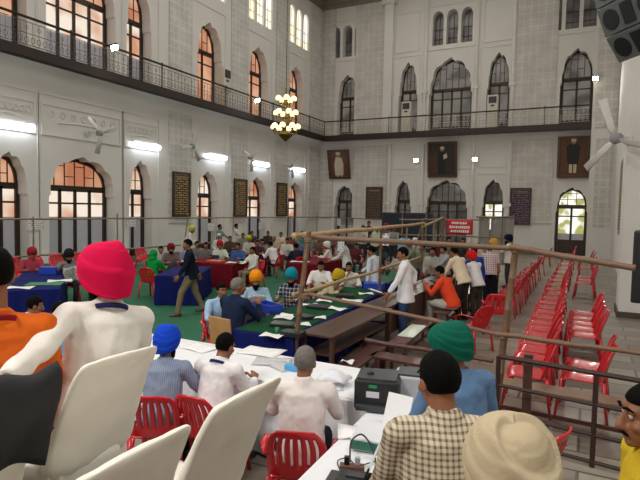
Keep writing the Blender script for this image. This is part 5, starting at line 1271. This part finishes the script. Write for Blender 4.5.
for key, px, py, yy, rel, lb, c, tu in more:
    d = ray(px, py); P2_ = CAM + d*(yy/d.y)
    st = P2_.z > 1.48
    person(key, px, py, P2_.z, rel, lb, 'stand' if st else 'sit', c, '33343a', 0, .12, tur=None, arms=('fwd', 'down') if st else ('table', 'lap'), pos=(P2_.x, P2_.y), chair=None if st else 'red chair under the '+lb)
# newspaper in the reader's hands
pr_ = PEOPLE['news']; Mn = Matrix.LocRotScale(pr_.location, pr_.rotation_euler, pr_.scale)
t = MB()
t.sheet(12, 6, lambda u, v: V(((u-.5)*.58, .03*math.sin(u*9)+.16*abs(u-.5), (v-.5)*.40)))
o = t.build('newspaper', ink_mat('newsprint', ('X', 'Z'), 'd6d4ce', '3a3a3e', .05, .2, density=.5), None, smooth=True, solid=.004)
o.location = Mn @ V((-.12, .47, .78)); o.rotation_euler = (-.3, 0, pr_.rotation_euler.z); tag(o, 'open newspaper held up by the reader in the black turban', 'newspaper')
# paper held by the orange turban and by the standing white shirt
def held(k, local, w, h, rot, label):
    p = PEOPLE[k]; M = Matrix.LocRotScale(p.location, p.rotation_euler, p.scale); t = MB(); t.sheet(6, 4, lambda u, v: V(((u-.5)*w, (v-.5)*h, .02*math.sin(4*u))))
    o = t.build('paper_sheet', paper_m, None, smooth=True, solid=.003); o.location = M @ V(local); o.rotation_euler = (rot[0], rot[1], p.rotation_euler.z+rot[2]); tag(o, label, 'paper')
held('orangetur', (.02, .55, .90), .3, .22, (.9, 0, 0), 'white paper in the hands of the person in the orange turban')
held('standwhite', (-.12, .52, .93), .34, .24, (.3, .1, .3), 'white paper in the forward hand of the standing white shirt')
# ================================================================ LIGHT, SKY, CAMERA
def area(name, loc, size, power, col=(1, 1, 1), rot=(0, 0, 0), sy=None):
    l = bpy.data.lights.new(name, 'AREA'); l.energy = power; l.color = col; l.size = size
    if sy: l.shape = 'RECTANGLE'; l.size_y = sy
    o = bpy.data.objects.new(name, l); COL.objects.link(o); o.location = loc; o.rotation_euler = rot; return o
w = bpy.data.worlds.new('sky'); SC.world = w; w.use_nodes = True
bg = w.node_tree.nodes['Background']; bg.inputs['Color'].default_value = (1, .935, .84, 1); bg.inputs['Strength'].default_value = 1.95
for i, (P, d) in enumerate(FL):
    l = bpy.data.lights.new('floodlight_beam', 'SPOT'); l.energy = 500 if i < 2 else 350; l.spot_size = 2.4; l.spot_blend = .8; l.color = (1, .97, .9); l.shadow_soft_size = .15
    o = bpy.data.objects.new('floodlight_beam', l); COL.objects.link(o); o.location = P+d*.12; o.rotation_euler = (-d).to_track_quat('Z', 'Y').to_euler()
# unseen fill lights, added out of frame to brighten the near end of the hall
for (x, y, z, p) in ((-3.5, -3.0, 7.2, 420), (1.5, 3.0, 8.5, 240), (-9, 1.5, 8.5, 420)):
    o = area('fill_light', (x, y, z), 1.6, p, (1, .96, .9)); t_ = V((x-1.5 if x > 0 else x+.8, y+4.5, 0)); d = (t_-V((x, y, z))).normalized(); o.rotation_euler = (-d).to_track_quat('Z', 'Y').to_euler()

bake(); merge_hands()
cam = bpy.data.cameras.new('camera'); co = bpy.data.objects.new('camera', cam); COL.objects.link(co)
cam.sensor_width = 36; cam.sensor_fit = 'HORIZONTAL'; cam.lens = F_PX*36/640; cam.clip_start = .05; cam.clip_end = 300
co.matrix_world = Matrix(((_r.x, _u.x, -_f.x, 0), (_r.y, _u.y, -_f.y, 0), (_r.z, _u.z, -_f.z, CAM_H), (0, 0, 0, 1)))
SC.camera = co
vs_ = SC.view_settings; vs_.view_transform = 'Standard'; vs_.look = 'None'; vs_.exposure = -.04; vs_.gamma = 1; vs_.use_curve_mapping = False
